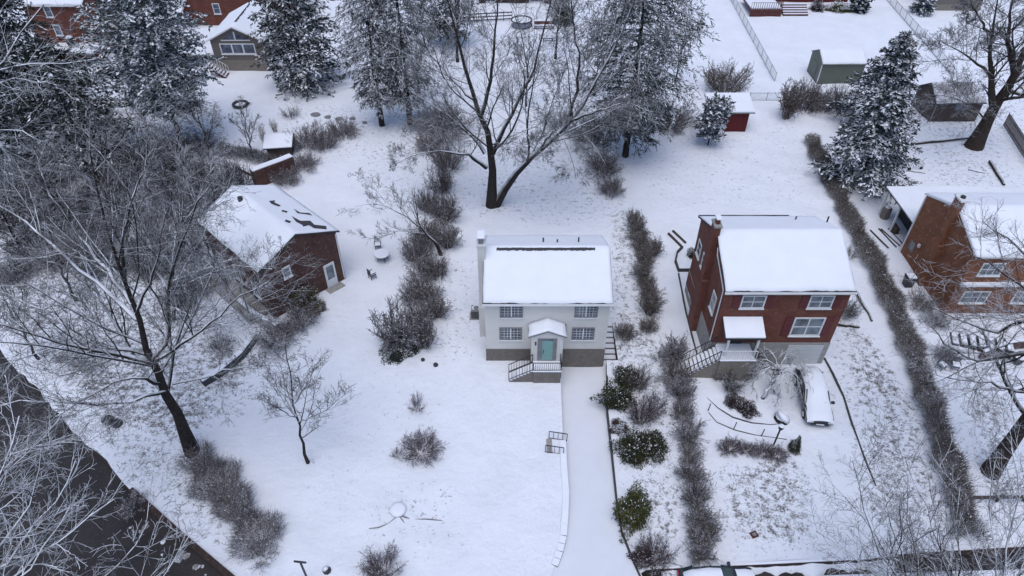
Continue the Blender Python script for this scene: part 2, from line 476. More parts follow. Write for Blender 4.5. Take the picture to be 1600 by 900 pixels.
def bare_at(x, y):
    d = np.full(x.shape, .16) + .10 * np.sin(.11 * x + 1) * np.sin(.13 * y)
    rng = np.random.default_rng(3)
    for poly, val in BARE:
        w = [P(*p) for p in poly]; acc = np.zeros(x.shape)
        for k in range(10):
            acc += inside(w, x + rng.normal(0, .8), y + rng.normal(0, .8))
        d = np.maximum(d, acc / 10 * val)
    for px, py, rr in ((300, 705, 1.3), (771, 321, 1.5), (1522, 228, 1.6), (1548, 737, 1.4), (481, 722, .6), (597, 196, .9), (641, 194, .9), (977, 244, 1.2), (689, 397, .7), (1342, 287, 2.2), (478, 132, 2.2), (1106, 227, 1.0)):
        q = P(px, py); d = np.maximum(d, .85 * np.exp(-((x - q.x) ** 2 + (y - q.y) ** 2) / rr ** 2))
    for poly in CLEAN:
        w = [P(*p) for p in poly]; acc = np.zeros(x.shape)
        for k in range(10): acc += inside(w, x + rng.normal(0, .3), y + rng.normal(0, .3))
        d *= 1 - acc / 10 * .85
    return d

CLEAN = [[(1252, 676), (1306, 672), (1322, 720), (1338, 790), (1345, 852), (1290, 856), (1268, 740)], [(1088, 575), (1110, 575), (1130, 625), (1180, 655), (1235, 668), (1230, 690), (1160, 678), (1108, 645)],
         [(700, 600), (870, 610), (878, 700), (860, 880), (740, 880), (715, 740)], [(1035, 370), (1060, 370), (1085, 500), (1095, 570), (1075, 570), (1050, 470)]]

def make_ground():
    xs = np.concatenate([np.arange(-52, 52.1, .8)]); ys = np.arange(13, 124, .8)
    gx, gy = np.meshgrid(xs, ys); pts = np.stack([gx.ravel(), gy.ravel()], 1)
    rng = np.random.default_rng(1); pts += rng.uniform(-.05, .05, pts.shape)
    far = [(x, y) for x in np.arange(-320, 321, 20) for y in np.arange(-20, 420, 20) if not (-53 < x < 53 and 12 < y < 125)]
    pts = np.concatenate([pts, np.array(far, float)])
    keep = ~(inside(road_poly, pts[:, 0], pts[:, 1]) | inside(drive_poly, pts[:, 0], pts[:, 1]) | inside(step_poly, pts[:, 0], pts[:, 1]))
    def near(poly):
        bad = np.zeros(len(pts), bool)
        for i in range(len(poly)):
            a = np.array(poly[i - 1][:2]); b = np.array(poly[i][:2]); ab = b - a
            t = np.clip(((pts - a) @ ab) / max(ab @ ab, 1e-9), 0, 1)
            bad |= np.hypot(*(pts - (a + t[:, None] * ab)).T) < .12
        return bad
    for q in (road_poly, drive_poly, step_poly): keep &= ~near(q)
    pts = pts[keep]
    V = [Vector(p) for p in pts]; E = []
    for poly in (road_poly, drive_poly, step_poly):
        o = len(V); V += [Vector(p[:2]) for p in poly]; n = len(poly)
        E += [(o + i, o + (i + 1) % n) for i in range(n)]
    v2, e2, f2, *_ = delaunay_2d_cdt(V, E, [], 0, 1e-5)
    v2 = np.array([tuple(v) for v in v2]); f2 = np.array(f2)
    c = v2[f2].mean(1)
    hole = inside(road_poly, c[:, 0], c[:, 1]) | inside(drive_poly, c[:, 0], c[:, 1]) | inside(step_poly, c[:, 0], c[:, 1])
    f2 = f2[~hole]
    used = np.unique(f2); rem = -np.ones(len(v2), int); rem[used] = np.arange(len(used))
    v2 = v2[used]; f2 = rem[f2]
    co = np.column_stack([v2, h(v2[:, 0], v2[:, 1])])
    bare = bare_at(v2[:, 0], v2[:, 1])
    # banks down to the road and driveway
    cnt = {}
    for f in f2:
        for i in range(3):
            a, b = int(f[i]), int(f[(i + 1) % 3]); k = (min(a, b), max(a, b))
            if k in cnt: cnt[k] = None
            else: cnt[k] = (a, b)
    faces = [tuple(int(i) for i in f) for f in f2]; vs = [tuple(p) for p in co]; mi = [0] * len(faces)
    dn = {}
    for k, ab in cnt.items():
        if ab is None: continue
        a, b = ab
        if max(abs(vs[a][0]), abs(vs[a][1] - 100)) > 200: continue
        for q in (a, b):
            if q not in dn: dn[q] = len(vs); vs.append((vs[q][0], vs[q][1], -1.6))
        faces.append((b, a, dn[a], dn[b])); mi.append(1)
    me = bpy.data.meshes.new('ground'); me.from_pydata(vs, [], faces)
    me.materials.append(MAT['ground']); me.materials.append(MAT['soil'])
    me.polygons.foreach_set('material_index', mi)
    at = me.attributes.new('bare', 'FLOAT', 'POINT'); at.data.foreach_set('value', np.concatenate([bare, np.full(len(vs) - len(bare), .3)]))
    o = bpy.data.objects.new('ground', me); COL.objects.link(o); tag(o, kind='structure')

make_ground()

def drive_z(y): return -.8 + (.65 * (36.5 - y) / 16.5 if y < 36.5 else 0)
mb = MB()
LW = [(2.0, 15.0)] + [tuple(P(*p).xy) for p in DL[1:-1]] + [(3.75, 35.0), (3.75, 36.9)]
RW = [(8.3, 15.0)] + [tuple(P(*p).xy) for p in DRr[::-1]][:-1] + [(7.45, 36.45), (7.25, 36.9)]
def at_y(poly, y):
    for (x0, y0), (x1, y1) in zip(poly, poly[1:]):
        if min(y0, y1) <= y <= max(y0, y1) and y0 != y1: return x0 + (x1 - x0) * (y - y0) / (y1 - y0)
    return poly[-1][0] if y > poly[-1][1] else poly[0][0]
rows = np.linspace(15.5, 36.85, 40); vs = []; fs = []
for i, y in enumerate(rows):
    a, b = at_y(LW, y) - .15, at_y(RW, y) + .15
    for k in range(9):
        t = k / 8; x = a + (b - a) * t
        edge = .10 * math.exp(-((t) / .06) ** 2) + .12 * math.exp(-((1 - t) / .06) ** 2)
        vs.append((x, y, drive_z(y) + edge + .012 * math.sin(2.1 * x + y)))
for i in range(len(rows) - 1):
    for k in range(8):
        a = i * 9 + k; fs.append((a, a + 1, a + 10, a + 9))
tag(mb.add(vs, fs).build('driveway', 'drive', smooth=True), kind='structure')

ROAD_Z = -.55
o = MB().add([(-75, -30, ROAD_Z), (95, -30, ROAD_Z), (95, 25, ROAD_Z), (-12, 25, ROAD_Z), (-75, 70, ROAD_Z)], [(0, 1, 2, 3, 4)]).build('road', 'road'); tag(o, kind='structure')
# snow lying on the pavement beside the lower street
mb = MB(); z = ROAD_Z + .22
mb.add([(8.4, 18.2, z), (9.5, 18.9, z), (20, 19.35, z), (31.5, 19.7, z), (60, 21, z), (60, 20.4, z), (31.5, 19.1, z), (14, 18.5, z)], [(0, 1, 2, 3, 4, 5, 6, 7)])
tag(mb.build('pavement', 'rubble'), kind='structure')
mb = MB(); rng = random.Random(12); v = []; f = []; n_ = 46
for i in range(n_):
    x = 9.0 + i * .32; yw = 19.55 + (x - 8.5) * .05 - .12; k = .5 + .5 * math.sin(i * .7) * math.sin(i * .23 + 1) + rng.uniform(-.15, .15); k = max(.12, k)
    v += [(x, yw, -.05 - .3 * (1 - k)), (x, yw - .35 * k, -.16 - .25 * (1 - k)), (x, yw - .9 * k, ROAD_Z - .02)]
for i in range(n_ - 1):
    for j in range(2): a = i * 3 + j; f.append((a, a + 1, a + 4, a + 3))
tag(mb.add(v, f).build('snow_bank', 'rubble', smooth=True), 'uneven bank of dirty snow piled against the lower street wall', 'snow', kind='stuff')

# ---- retaining walls
def strip_wall(name, path, w, z0, z1, m, label, cat='wall', cap=None, group=None):
    """a wall following a ground path, one thing"""
    mb = MB()
    pts = [Vector((p[0], p[1])) for p in path]; n = len(pts); L_, R_ = [], []
    for i in range(n):
        t = (pts[min(i + 1, n - 1)] - pts[max(i - 1, 0)]).normalized(); nr = Vector((-t.y, t.x)) * w / 2
        L_.append(pts[i] + nr); R_.append(pts[i] - nr)
    zz1 = z1 if callable(z1) else (lambda p: z1)
    zz0 = z0 if callable(z0) else (lambda p: z0)
    def run(mb, lo, hi, ww):
        v = []
        for i in range(n):
            a = pts[i] + (L_[i] - pts[i]) * ww; b = pts[i] + (R_[i] - pts[i]) * ww
            v += [(*a, lo(pts[i])), (*b, lo(pts[i])), (*b, hi(pts[i])), (*a, hi(pts[i]))]
        f = [(3, 2, 1, 0), tuple(4 * (n - 1) + k for k in range(4))]
        for i in range(n - 1):
            for k in range(4):
                a = 4 * i + k; b = 4 * i + (k + 1) % 4; f.append((a, b, b + 4, a + 4))
        mb.add(v, f)
    run(mb, zz0, zz1, 1.0)
    o = mb.build(name, m); tag(o, label, cat, group)
    if cap:
        c = MB(); run(c, lambda p: zz1(p) + .003, lambda p: zz1(p) + cap, .85); c.build('snow_cover', 'snow', o, bevel=.03)
    return o

def subdiv(path, n):
    out = []
    for a, b in zip(path, path[1:]):
        for k in range(n): out.append((a[0] + (b[0] - a[0]) * k / n, a[1] + (b[1] - a[1]) * k / n))
    return out + [path[-1]]

strip_wall('retaining_wall', [(7.50, 36.2)] + [tuple(P(*p).xy) for p in DRr[1:]] + [(8.2, 18.9)], .10, -1.2, lambda p: .07, 'shingle',
           'thin dark retaining wall along the bush side of the snowy driveway')
strip_wall('street_wall', [(8.5, 19.55), (14, 19.8), (22, 20.2)], .18, -1.0, .05, 'brownwood',
           'low snow topped wall edging the lower street beside the parked car', cap=.08)
strip_wall('street_wall', [(23.5, 20.25), (31.5, 20.75), (60, 22.2)], .3, -1.0, .12, 'brownwood',
           'dark brown low wall along the street under the bare trees at lower right')
strip_wall('roadside_wall', [(-25.2, 24.9), (-20.8, 21.75), (-16.6, 18.9), (-12, 16.6)], .35, -1.0, .16, 'brownwood',
           'dark reddish brown wall between the snowy lawn and the black road')
# loose snow and rubble at its foot
mb = MB(); rng = random.Random(4)
for i in range(34):
    t = rng.random(); x = -24.6 + 9.5 * t + rng.gauss(-.5, .3); y = 24.2 - 6.4 * t + rng.gauss(-.5, .3); r = rng.uniform(.05, .3) * rng.random() + .05
    ring = [(x + r * math.cos(k * 1.05 + i) * rng.uniform(.7, 1.2), y + r * math.sin(k * 1.05 + i) * rng.uniform(.7, 1.2), ROAD_Z - .01) for k in range(6)]
    mb.add(ring + [(x, y, ROAD_Z + r * rng.uniform(.2, .45))], [(k, (k + 1) % 6, 6) for k in range(6)])
tag(mb.build('snow_rubble', 'thin_snow', smooth=True), 'lumps of dirty snow and stone along the black road edge', 'snow', kind='stuff')

# block edging that steps down along the left side of the driveway
rt = empty('block_edging', (P(884, 770).x, P(884, 770).y, 0), 0, 'snow capped stone block edging curving down the left side of the driveway', 'edging')
pp = [tuple(P(*p).xy) for p in [(879, 690), (881, 730), (884, 770), (883, 800), (880, 838), (874, 862), (866, 884)]]
pp = subdiv(pp, 2)
for i, (a, b) in enumerate(zip(pp, pp[1:])):
    a = Vector((*a, 0)) - rt.location; b = Vector((*b, 0)) - rt.location; d = (b - a); t = d.normalized(); nr = Vector((-t.y, t.x, 0))
    q = MB()
    a2 = a + d * .03; b2 = b - d * .03
    z0, z1 = -1.0, .10 - .006 * i
    q.add([a2 + nr * -.18 + Vector((0, 0, z0)), b2 + nr * -.18 + Vector((0, 0, z0)), b2 + nr * .22 + Vector((0, 0, z0)), a2 + nr * .22 + Vector((0, 0, z0)),
           a2 + nr * -.18 + Vector((0, 0, z1)), b2 + nr * -.18 + Vector((0, 0, z1)), b2 + nr * .22 + Vector((0, 0, z1)), a2 + nr * .22 + Vector((0, 0, z1))],
          [(3, 2, 1, 0), (4, 5, 6, 7), (0, 1, 5, 4), (1, 2, 6, 5), (2, 3, 7, 6), (3, 0, 4, 7)])
    k = q.build('block', 'grey_trim', rt)
    c = MB(); g_ = .03 if i > 6 else -.02; a3 = a + d * g_; b3 = b - d * g_; z0, z1 = z1 + .003, z1 + .08
    c.add([a3 + nr * -.2 + Vector((0, 0, z0)), b3 + nr * -.2 + Vector((0, 0, z0)), b3 + nr * .225 + Vector((0, 0, z0)), a3 + nr * .225 + Vector((0, 0, z0)),
           a3 + nr * -.2 + Vector((0, 0, z1)), b3 + nr * -.2 + Vector((0, 0, z1)), b3 + nr * .225 + Vector((0, 0, z1)), a3 + nr * .225 + Vector((0, 0, z1))],
          [(3, 2, 1, 0), (4, 5, 6, 7), (0, 1, 5, 4), (1, 2, 6, 5), (2, 3, 7, 6), (3, 0, 4, 7)])
    c.build('snow_cap', 'snow', k, bevel=.02)

# ------------------------------------------------------------------ white house
X0, X1, Y0, Y1 = -2.0, 7.2, 36.5, 44.0
wh = empty('white_house', (2.6, 36.5, 0), 0, 'pale two storey house with a teal front door and a snow covered roof', 'house')
ox, oy = 2.6, 36.5
def lx(x): return x - ox
a, b, c, d = lx(X0), lx(X1), 0.0, Y1 - oy
EZ, RZ = 6.35, 8.2
gable_walls(wh, 'x', a, b, c, d, 1.28, EZ, RZ, 'siding')
MB().box(a - .03, b + .03, c - .03, d + .03, -1.5, 1.277).build('foundation', 'taupe', wh)
rf = gable_roof(wh, 'x', a, b, c, d, EZ, RZ, .32, .14, st=.13)
# melted strip along the ridge, front side
s = (RZ - EZ) / 3.75; mb = MB(); rng = random.Random(2)
xx = np.linspace(a + .85, b - 1.0, 60); top = []; bot = []
for x in xx:
    e = .03 * rng.random(); y1_ = 3.75 - .12 - e; y0_ = 3.75 - .31 - .07 * rng.random()
    top.append((x, y1_, RZ - s * (3.75 - y1_) + .285)); bot.append((x, y0_, RZ - s * (3.75 - y0_) + .285))
n = len(xx); mb.add(top + bot, [(i, i + 1, n + i + 1, n + i) for i in range(n - 1)])
mb.build('ridge_vent', 'shingle', rf)
mb = MB(); mb.box(a - .16, b + .16, c - .44, c - .33, EZ - .16, EZ - .04); mb.build('gutter', 'white', wh)
for (px, py, hh) in ((849, 371, .45), (871, 374, .3), (904, 377, .5)):
    q = W(px, py, 41.6); y = 41.6 - oy; zt = RZ - s * (y - 3.75)
    m_ = MB(); m_.tube([(q.x - ox, y, zt - .05), (q.x - ox, y, zt + .2 + hh)], .06, 8); m_.build('vent_pipe', 'iron', wh)
Mf = FM((0, 0, 0), (1, 0, 0), (0, -1, 0))
def fx(px, Y, z): # local x of a pixel column on the front plane at height z
    dep = Y * CP + (CAM_H - z) * SP; return (px - 800) * dep / FPX - ox
def window_g(parent, M, x, z, w, h_, pane='glass'):
    o = window(parent, M, x, z, w, h_, 6, 4, 'grey_trim', pane, .11, True, .03, 1); 
    mm = MB(M); fw = .11
    mm.box(x - .045, x + .045, .02, .055, z - h_ / 2 + fw, z + h_ / 2 - fw)
    for i in range(1, 6):
        if i != 3:
            q = x - w / 2 + fw + (w - 2 * fw) * i / 6; mm.box(q - .014, q + .014, .021, .048, z - h_ / 2 + fw, z + h_ / 2 - fw)
    for i in range(1, 4):
        q = z - h_ / 2 + fw + (h_ - 2 * fw) * i / 4; mm.box(x - w / 2 + fw, x + w / 2 - fw, .0215, .0465, q - .014, q + .014)
    mm.build('muntins', 'white', o); return o
for px, z in ((799, 5.35), (916, 5.35), (798, 2.98), (911, 2.98)):
    window_g(wh, Mf, fx(px, 36.5, z), z, 1.72, 1.32, 'curtain' if px in (916, 798) else 'glass')
# chimney on the left gable
ch = MB().box(a - .62, a - .003, 2.6, 3.9, -.3, 3.2).box(a - .55, a - .003, 2.75, 3.75, 3.2, 9.2).build('chimney', 'siding', wh)
MB().box(a - .62, a + .08, 2.68, 3.82, 9.2, 9.33).build('chimney_cap', 'white', ch)
mb = MB(); mb.box(a - .45, a - .1, 2.85, 3.65, 9.335, 9.85); mb.build('flue', 'grey_trim', ch)
MB().box(a - .58, a + .02, 2.75, 3.75, 9.853, 9.98).build('snow_cap', 'snow', ch, bevel=.05)
# entry portico
ey0, pw = -1.25, 1.18
pcx = fx(855, 35.3, 3.0)
MB().prism([(pcx - pw, ey0, 1.2), (pcx + pw, ey0, 1.2), (pcx + pw, ey0, 4.0), (pcx, ey0, 4.5), (pcx - pw, ey0, 4.0)], (0, 1.25 - .033, 0)).build('portico', 'siding', wh)
pr_ = gable_roof(wh, 'y', pcx - pw, pcx + pw, ey0, -.2, 4.0, 4.5, .25, .18, roof='grey_trim', st=.1, th=.12)
Mp = FM((pcx, ey0, 0), (1, 0, 0), (0, -1, 0))
MB(Mp).box(-.72, .72, .003, .04, 1.36, 3.72).build('door_surround', 'grey_trim', wh)
dr = MB(Mp).box(-.38, .42, .043, .08, 1.46, 3.5).build('door', 'teal', wh)
MB(Mp).box(-.30, -.26, .083, .14, 2.2, 2.6).build('handle', 'iron', dr)
MB(Mp).box(-.38, .42, .043, .07, 3.52, 3.66).build('transom', 'glass', wh)
MB(Mp).box(-.92, -.82, .003, .13, 3.1, 3.35).build('lantern', 'iron', wh)
# porch and steps
py0 = ey0 - 1.05
MB().box(pcx - pw - .02, pcx + pw + .02, ey0 - .0, -.033, -1.5, 1.197).build('portico_base', 'taupe', wh)
pc0, pc1 = pcx - 1.02, pcx + 1.05
pb = MB().box(pc0, pc1, py0, ey0 - .003, -1.5, 1.2).build('porch', 'taupe', wh)
MB().box(pc0 - .05, pc1 + .05, py0 - .05, ey0 - .02, 1.203, 1.32).build('snow_cover', 'snow', pb, bevel=.03)
st = MB(); sn = MB(); ns = 7
for i in range(ns):
    x1 = pc0 - .003 - i * .26; z1 = 1.05 - i * .16
    st.box(x1 - .26, x1, py0 + .1, ey0 - .1, -1.3, z1 - .0)
    sn.box(x1 - .25, x1 - .015, py0 + .12, ey0 - .12, z1 + .003, z1 + .09)
so = st.build('stairs', 'taupe', wh); sn.build('snow_cover', 'snow', so)
railing(wh, (pc0, py0 + .03, 1.25), (pc1, py0 + .03, 1.25), .9, 13)
railing(wh, (pc0 - .05, py0 + .13, 1.2), (pc0 - 1.85, py0 + .13, .1), .9, 9)
railing(wh, (pc0 - .05, ey0 - .13, 1.2), (pc0 - 1.85, ey0 - .13, .1), .9, 9)
railing(wh, (pc1, py0 + .03, 1.25), (pc1, ey0 - .1, 1.25), .9, 5)
# timber side steps to the right of the white house
sr = empty('side_steps', (7.8, 36.5, -.8), 0, 'snowy timber garden steps climbing beside the pale house', 'steps')
for i in range(8):
    y = .05 + i * .52; z = .1 * i + .06
    t_ = MB().box(-.5, .5, y, y + .515, -.5, z).build('step', 'darkwood', sr)
    MB().box(-.52, .52, y + .09, y + .515, z + .003, z + .08).build('snow_cap', 'snow', t_)
# air conditioner
ac = empty('air_conditioner', P(745, 494), 0, 'dark air conditioning unit with snow on its top beside the pale house', 'air conditioner')
mb = MB().box(-.42, .42, -.4, .4, .08, .95)
mb.build('casing', 'grey_trim', ac, bevel=.03); 
mb = MB()
for k in range(10): mb.box(-.435, .435, -.415, .415, .16 + k * .075, .19 + k * .075)
mb.build('louvre', 'iron', ac)
MB().box(-.6, .55, -.5, .5, 0, .077).build('pad', 'concrete', ac)
mb = MB(); ring = [(.3 * math.cos(k * .4), .3 * math.sin(k * .4), .99) for k in range(-2, 11)]
mb.tube(ring, .09, 6); mb.build('snow_cover', 'snow', ac, smooth=True)

# ------------------------------------------------------------------ red house
rx0, rx1, ry0, ry1 = 15.2, 24.25, 36.2, 44.7
rh = empty('red_brick_house', (19.7, 36.2, 0), 0, 'two storey red brick house with maroon shutters and a snowy door awning', 'house')
ox, oy = 19.7, 36.2
a, b, c, d = rx0 - ox, rx1 - ox, 0, ry1 - ry0
EZ, RZ = 7.75, 9.6
gable_walls(rh, 'x', a, b, c, d, 2.3, EZ, RZ, 'brick')
MB().box(a - .04, b + .04, c - .04, d + .04, -.3, 2.297).build('foundation', 'cream', rh)
MB().box(a - .075, a + .1, 4.95, d - .02, .9, 2.29).build('wall', 'brick', rh)
rf = gable_roof(rh, 'x', a, b, c, d, EZ, RZ, .3, .12, st=.13)
MB().box(a - .14, b + .14, c - .42, c - .31, EZ - .17, EZ - .03).build('gutter', 'white', rh)
MB().box(a - .14, b - 1.9, d + .31, d + .42, EZ - .15, EZ + .08).build('gutter', 'iron', rh)
def fx2(px, Y, z): return (px - 800) * (Y * CP + (CAM_H - z) * SP) / FPX - ox
Mf = FM((0, 0, 0), (1, 0, 0), (0, -1, 0))
def shutter(parent, M, x, z, w, h_): 
    mb = MB(M).box(x - w / 2, x + w / 2, .003, .05, z - h_ / 2, z + h_ / 2)
    for k in range(5): mb.box(x - w / 2 + .05, x + w / 2 - .05, .05, .065, z - h_ / 2 + .1 + k * h_ / 5.2, z - h_ / 2 + .16 + k * h_ / 5.2)
    return mb.build('shutter', 'shutter', parent)
for px in (1177, 1283):
    x = fx2(px, 36.2, 6.6); window(rh, Mf, x, 6.55, 1.75, 1.25, 2, 2, 'white', 'curtain', .1, True, .06)
    shutter(rh, Mf, x - 1.2, 6.55, .55, 1.25); shutter(rh, Mf, x + 1.2, 6.55, .55, 1.25)
x = fx2(1261, 36.2, 4.0)
window(rh, Mf, x, 4.02, 2.3, 1.9, 2, 2, 'white', 'curtain', .12, True, .09)
shutter(rh, Mf, x - 1.5, 4.02, .6, 1.9); shutter(rh, Mf, x + 1.5, 4.02, .6, 1.9)
gx0, gx1 = fx2(1226, 36.2, 1), fx2(1281, 36.2, 1)
MB(Mf).box(gx0, gx1, .045, .09, -.02, 2.05).build('garage_door', 'garage', rh)
# left gable windows
Ml = FM((a, 0, 0), (0, -1, 0), (-1, 0, 0))
for y, z, hh in ((1.6, 5.0, 1.7), (5.6, 5.6, 1.4), (7.3, 5.6, 1.4)):
    window(rh, Ml, -y, z, 1.0, hh, 1, 2, 'white', 'curtain', .12)
ch = MB().box(a - .5, a - .003, 3.5, 4.9, -.2, 5.4).box(a - .45, a - .003, 3.75, 4.65, 5.4, 10.35).build('chimney', 'brick', rh)
MB().box(a - .52, a + .07, 3.68, 4.72, 10.353, 10.5).build('chimney_cap', 'concrete', ch)
MB().box(a - .35, a - .1, 4.0, 4.4, 10.5, 10.9).build('flue', 'brick', ch)
MB().box(a - .42, a - .02, 3.9, 4.5, 10.903, 11.05).build('snow_cap', 'snow', ch, bevel=.05)
MB().tube([(a - .06, 3.3, 8.9), (a - .06, 3.0, 8.4), (a - .06, .0 + .25, 7.4), (a - .06, .2, .3)], .05, 6).build('downspout', 'white', rh)
q = W(1222, 359, 41.6)
mb = MB(); mb.tube([(q.x - ox - .6, 5.2, 9.35), (q.x - ox - .3, 5.1, 9.42), (q.x - ox + .2, 5.1, 9.42), (q.x - ox + .6, 5.2, 9.35)], .06, 6); mb.build('roof_vent', 'iron', rh)
for px, py in ((1290, 352), (1243, 343)):
    q = W(px, py, 43.6); MB().tube([(q.x - ox, 7.4, 8.0), (q.x - ox, 7.4, 8.75)], .06, 8).build('vent_pipe', 'iron', rh)
# awning, door, porch
ax0, ax1 = fx2(1131, 35.4, 4.6), fx2(1194, 35.4, 4.6)
aw = MB().prism([(ax0, -.043, 5.0), (ax0, -1.55, 4.32), (ax0, -1.55, 4.15), (ax0, -.043, 4.86)], (ax1 - ax0, 0, 0)).build('awning', 'black', rh)
MB().prism([(ax0 + .03, -.05, 5.09), (ax0 + .03, -1.53, 4.42), (ax0 + .03, -1.53, 4.335), (ax0 + .03, -.05, 5.003)], (ax1 - ax0 - .06, 0, 0)).build('snow_cover', 'snow', aw)
dcx = (ax0 + ax1) / 2
dd = MB(Mf).box(dcx - .5, dcx + .5, .045, .08, 2.2, 4.25).build('door', 'black', rh)
for sx in (-1.1, 1.1): MB().box(dcx + sx - .07, dcx + sx + .07, -1.45, -1.3, 2.25, 4.3).build('awning_post', 'white', rh)
p0, p1 = dcx - 1.45, dcx + 1.15
pb = MB().box(p0, p1, -1.75, -.05, -.3, 2.15).build('porch', 'stone', rh)
MB().box(p0 - .06, p1 + .06, -1.82, -.06, 2.153, 2.26).build('snow_cover', 'snow', pb, bevel=.03)
railing(rh, (p0, -1.72, 2.2), (p1, -1.72, 2.2), .95, 13, 'white'); railing(rh, (p1, -1.7, 2.2), (p1, -.15, 2.2), .95, 8, 'iron')
st = MB(); sn = MB()
for i in range(9):
    x1 = p0 - .003 - i * .26; z1 = 1.95 - i * .22
    st.box(x1 - .26, x1, -1.6, -.2, -.3, z1); sn.box(x1 - .25, x1 - .01, -1.58, -.22, z1 + .003, z1 + .08)
so = st.build('stairs', 'stone', rh); sn.build('snow_cover', 'snow', so)
railing(rh, (p0 - .05, -1.62, 2.1), (p0 - 2.3, -1.62, .2), .95, 9, 'iron'); railing(rh, (p0 - .05, -.18, 2.1), (p0 - 2.3, -.18, .2), .95, 9, 'iron')

# small box and bench beside the left gable
bx = empty('storage_box', P(1082, 472), 0, 'small snow topped grey box on the walk beside the red brick house', 'box')
MB().box(-.4, .4, -.35, .35, 0, .7).build('body', 'grey_trim', bx); MB().box(-.44, .44, -.39, .39, .703, .84).build('snow_cover', 'snow', bx, bevel=.04)
strip_wall('patio_wall', [tuple(P(*p).xy) for p in [(1083, 424), (1060, 424), (1055, 410), (1058, 396), (1066, 388)]], .16, -.2, .3, 'shingle',
           'low dark curved edging around the snowy patio by the red brick house', 'edging')
strip_wall('walk_edging', subdiv([tuple(P(*p).xy) for p in [(1060, 428), (1072, 490), (1087, 549), (1093, 571), (1118, 572)]], 3), .1, -.2, .16, 'shingle',
           'dark edging line along the walk left of the red brick house', 'edging')
for (p, q), lb in ((((1044, 366), (1066, 388)), 'dark timber lying in snow behind the red house patio, left of two'), (((1051, 362), (1071, 381)), 'dark timber lying in snow behind the red house patio, right of two')):
    A, B = P(*p), P(*q); tag(MB().bar(A + Vector((0, 0, .1)), B + Vector((0, 0, .1)), .18, .2).build('timber', 'darkwood'), lb, 'timber', 'timbers behind the patio')

# ------------------------------------------------------------------ orange brick house (right)
oh_ = empty('orange_brick_house', (36.4, 41.8, 0), 0, 'orange brown brick house with a tall gable chimney at the right edge', 'house')
a, b, c, d = 0, 13.5, 0, 8.4; EZ, RZ = 6.3, 7.9
gable_walls(oh_, 'x', a, b, c, d, -.2, EZ, RZ, 'brick_orange')
gable_roof(oh_, 'x', a, b, c, d, EZ, RZ, .25, .08, st=.13, roof='white')
ch = MB().box(-.42, -.003, 3.5, 4.9, -.2, 4.4).box(-.36, -.003, 3.75, 4.65, 4.4, 8.75).build('chimney', 'brick_orange', oh_)
MB().box(-.42, .35, 3.65, 4.75, 8.753, 8.9).build('chimney_cap', 'white', ch)
MB().tube([(-.05, 4.2, 8.9), (-.05, 4.2, 9.05)], .2, 10).build('flue', 'iron', ch)
Mf = FM((0, 0, 0), (1, 0, 0), (0, -1, 0))
for x, z, w in ((1.9, 4.9, 1.8), (6.0, 4.9, 1.6), (1.9, 1.9, 2.2), (6.0, 1.9, 1.8)):
    window(oh_, Mf, x, z, w, 1.3, 3, 2, 'white', 'curtain', .1, True, .05)
MB().box(.05, b, -.35, -.003, 3.3, 3.45).build('porch_roof', 'white', oh_); MB().box(.1, b, -.34, -.01, 3.453, 3.55).build('snow_cover', 'snow', oh_)
Ml = FM((a, 0, 0), (0, -1, 0), (-1, 0, 0))
window(oh_, Ml, -7.2, 1.6, .8, .9, 1, 1, 'grey_trim', 'curtain', .08, False)
MB(FM((a, 0, 0), (0, -1, 0), (-1, 0, 0))).box(-6.4, -6.15, .003, .15, 2.2, 2.5).build('wall_lamp', 'white', oh_)
MB(FM((a, 0, 0), (0, -1, 0), (-1, 0, 0))).box(-8.42, -8.3, .003, .08, 0, 6.2).build('downspout', 'white', oh_)
# back porch
bp = MB().box(.2, 9, 8.65, 14.6, 2.9, 3.05).build('back_porch_roof', 'iron', oh_)
MB().box(.15, 9, 8.6, 14.65, 3.053, 3.2).build('snow_cover', 'snow', bp, bevel=.05)
for y in (8.9, 11.6, 14.3): MB().box(.3, .45, y - .07, y + .07, 0, 2.9).build('post', 'white', oh_)
MB().box(2.2, 9, 10.5, 14.2, -.1, 2.89).build('back_wall', 'shingle', oh_)
MB().box(.5, 2.1, 9.2, 9.3, 0, 1.2).box(.5, .9, 11, 12, 0, .7).build('porch_clutter', 'darkwood', oh_)

bn = empty('dustbin', P(1417, 446), 0, 'black square dustbin with snow on its lid beside the orange brick gable', 'bin')
mb = MB(); mb.add([(-.32, -.32, 0), (.32, -.32, 0), (.32, .32, 0), (-.32, .32, 0), (-.4, -.4, 1.0), (.4, -.4, 1.0), (.4, .4, 1.0), (-.4, .4, 1.0)], [(3, 2, 1, 0), (4, 5, 6, 7), (0, 1, 5, 4), (1, 2, 6, 5), (2, 3, 7, 6), (3, 0, 4, 7)])
mb.build('body', 'black', bn, bevel=.04); MB().box(-.43, .43, -.43, .43, 1.003, 1.08).build('lid', 'iron', bn, bevel=.03); MB().box(-.36, .36, -.36, .36, 1.083, 1.17).build('snow_cover', 'snow', bn, bevel=.04)
gb = empty('utility_tank', P(1381, 340), R(20), 'grey upright tank beside the back porch of the orange brick house', 'tank')
MB().tube([(0, 0, 0), (0, 0, 1.1), (0, 0, 1.25)], [.42, .44, .3], 8).build('body', 'taupe', gb); MB().tube([(0, 0, 1.253), (0, 0, 1.32)], [.29, .2], 8).build('snow_cover', 'snow', gb)
lp = empty('lumber_pile', P(1388, 372), R(12), 'loose long boards laid on the snow beside the back porch', 'lumber')
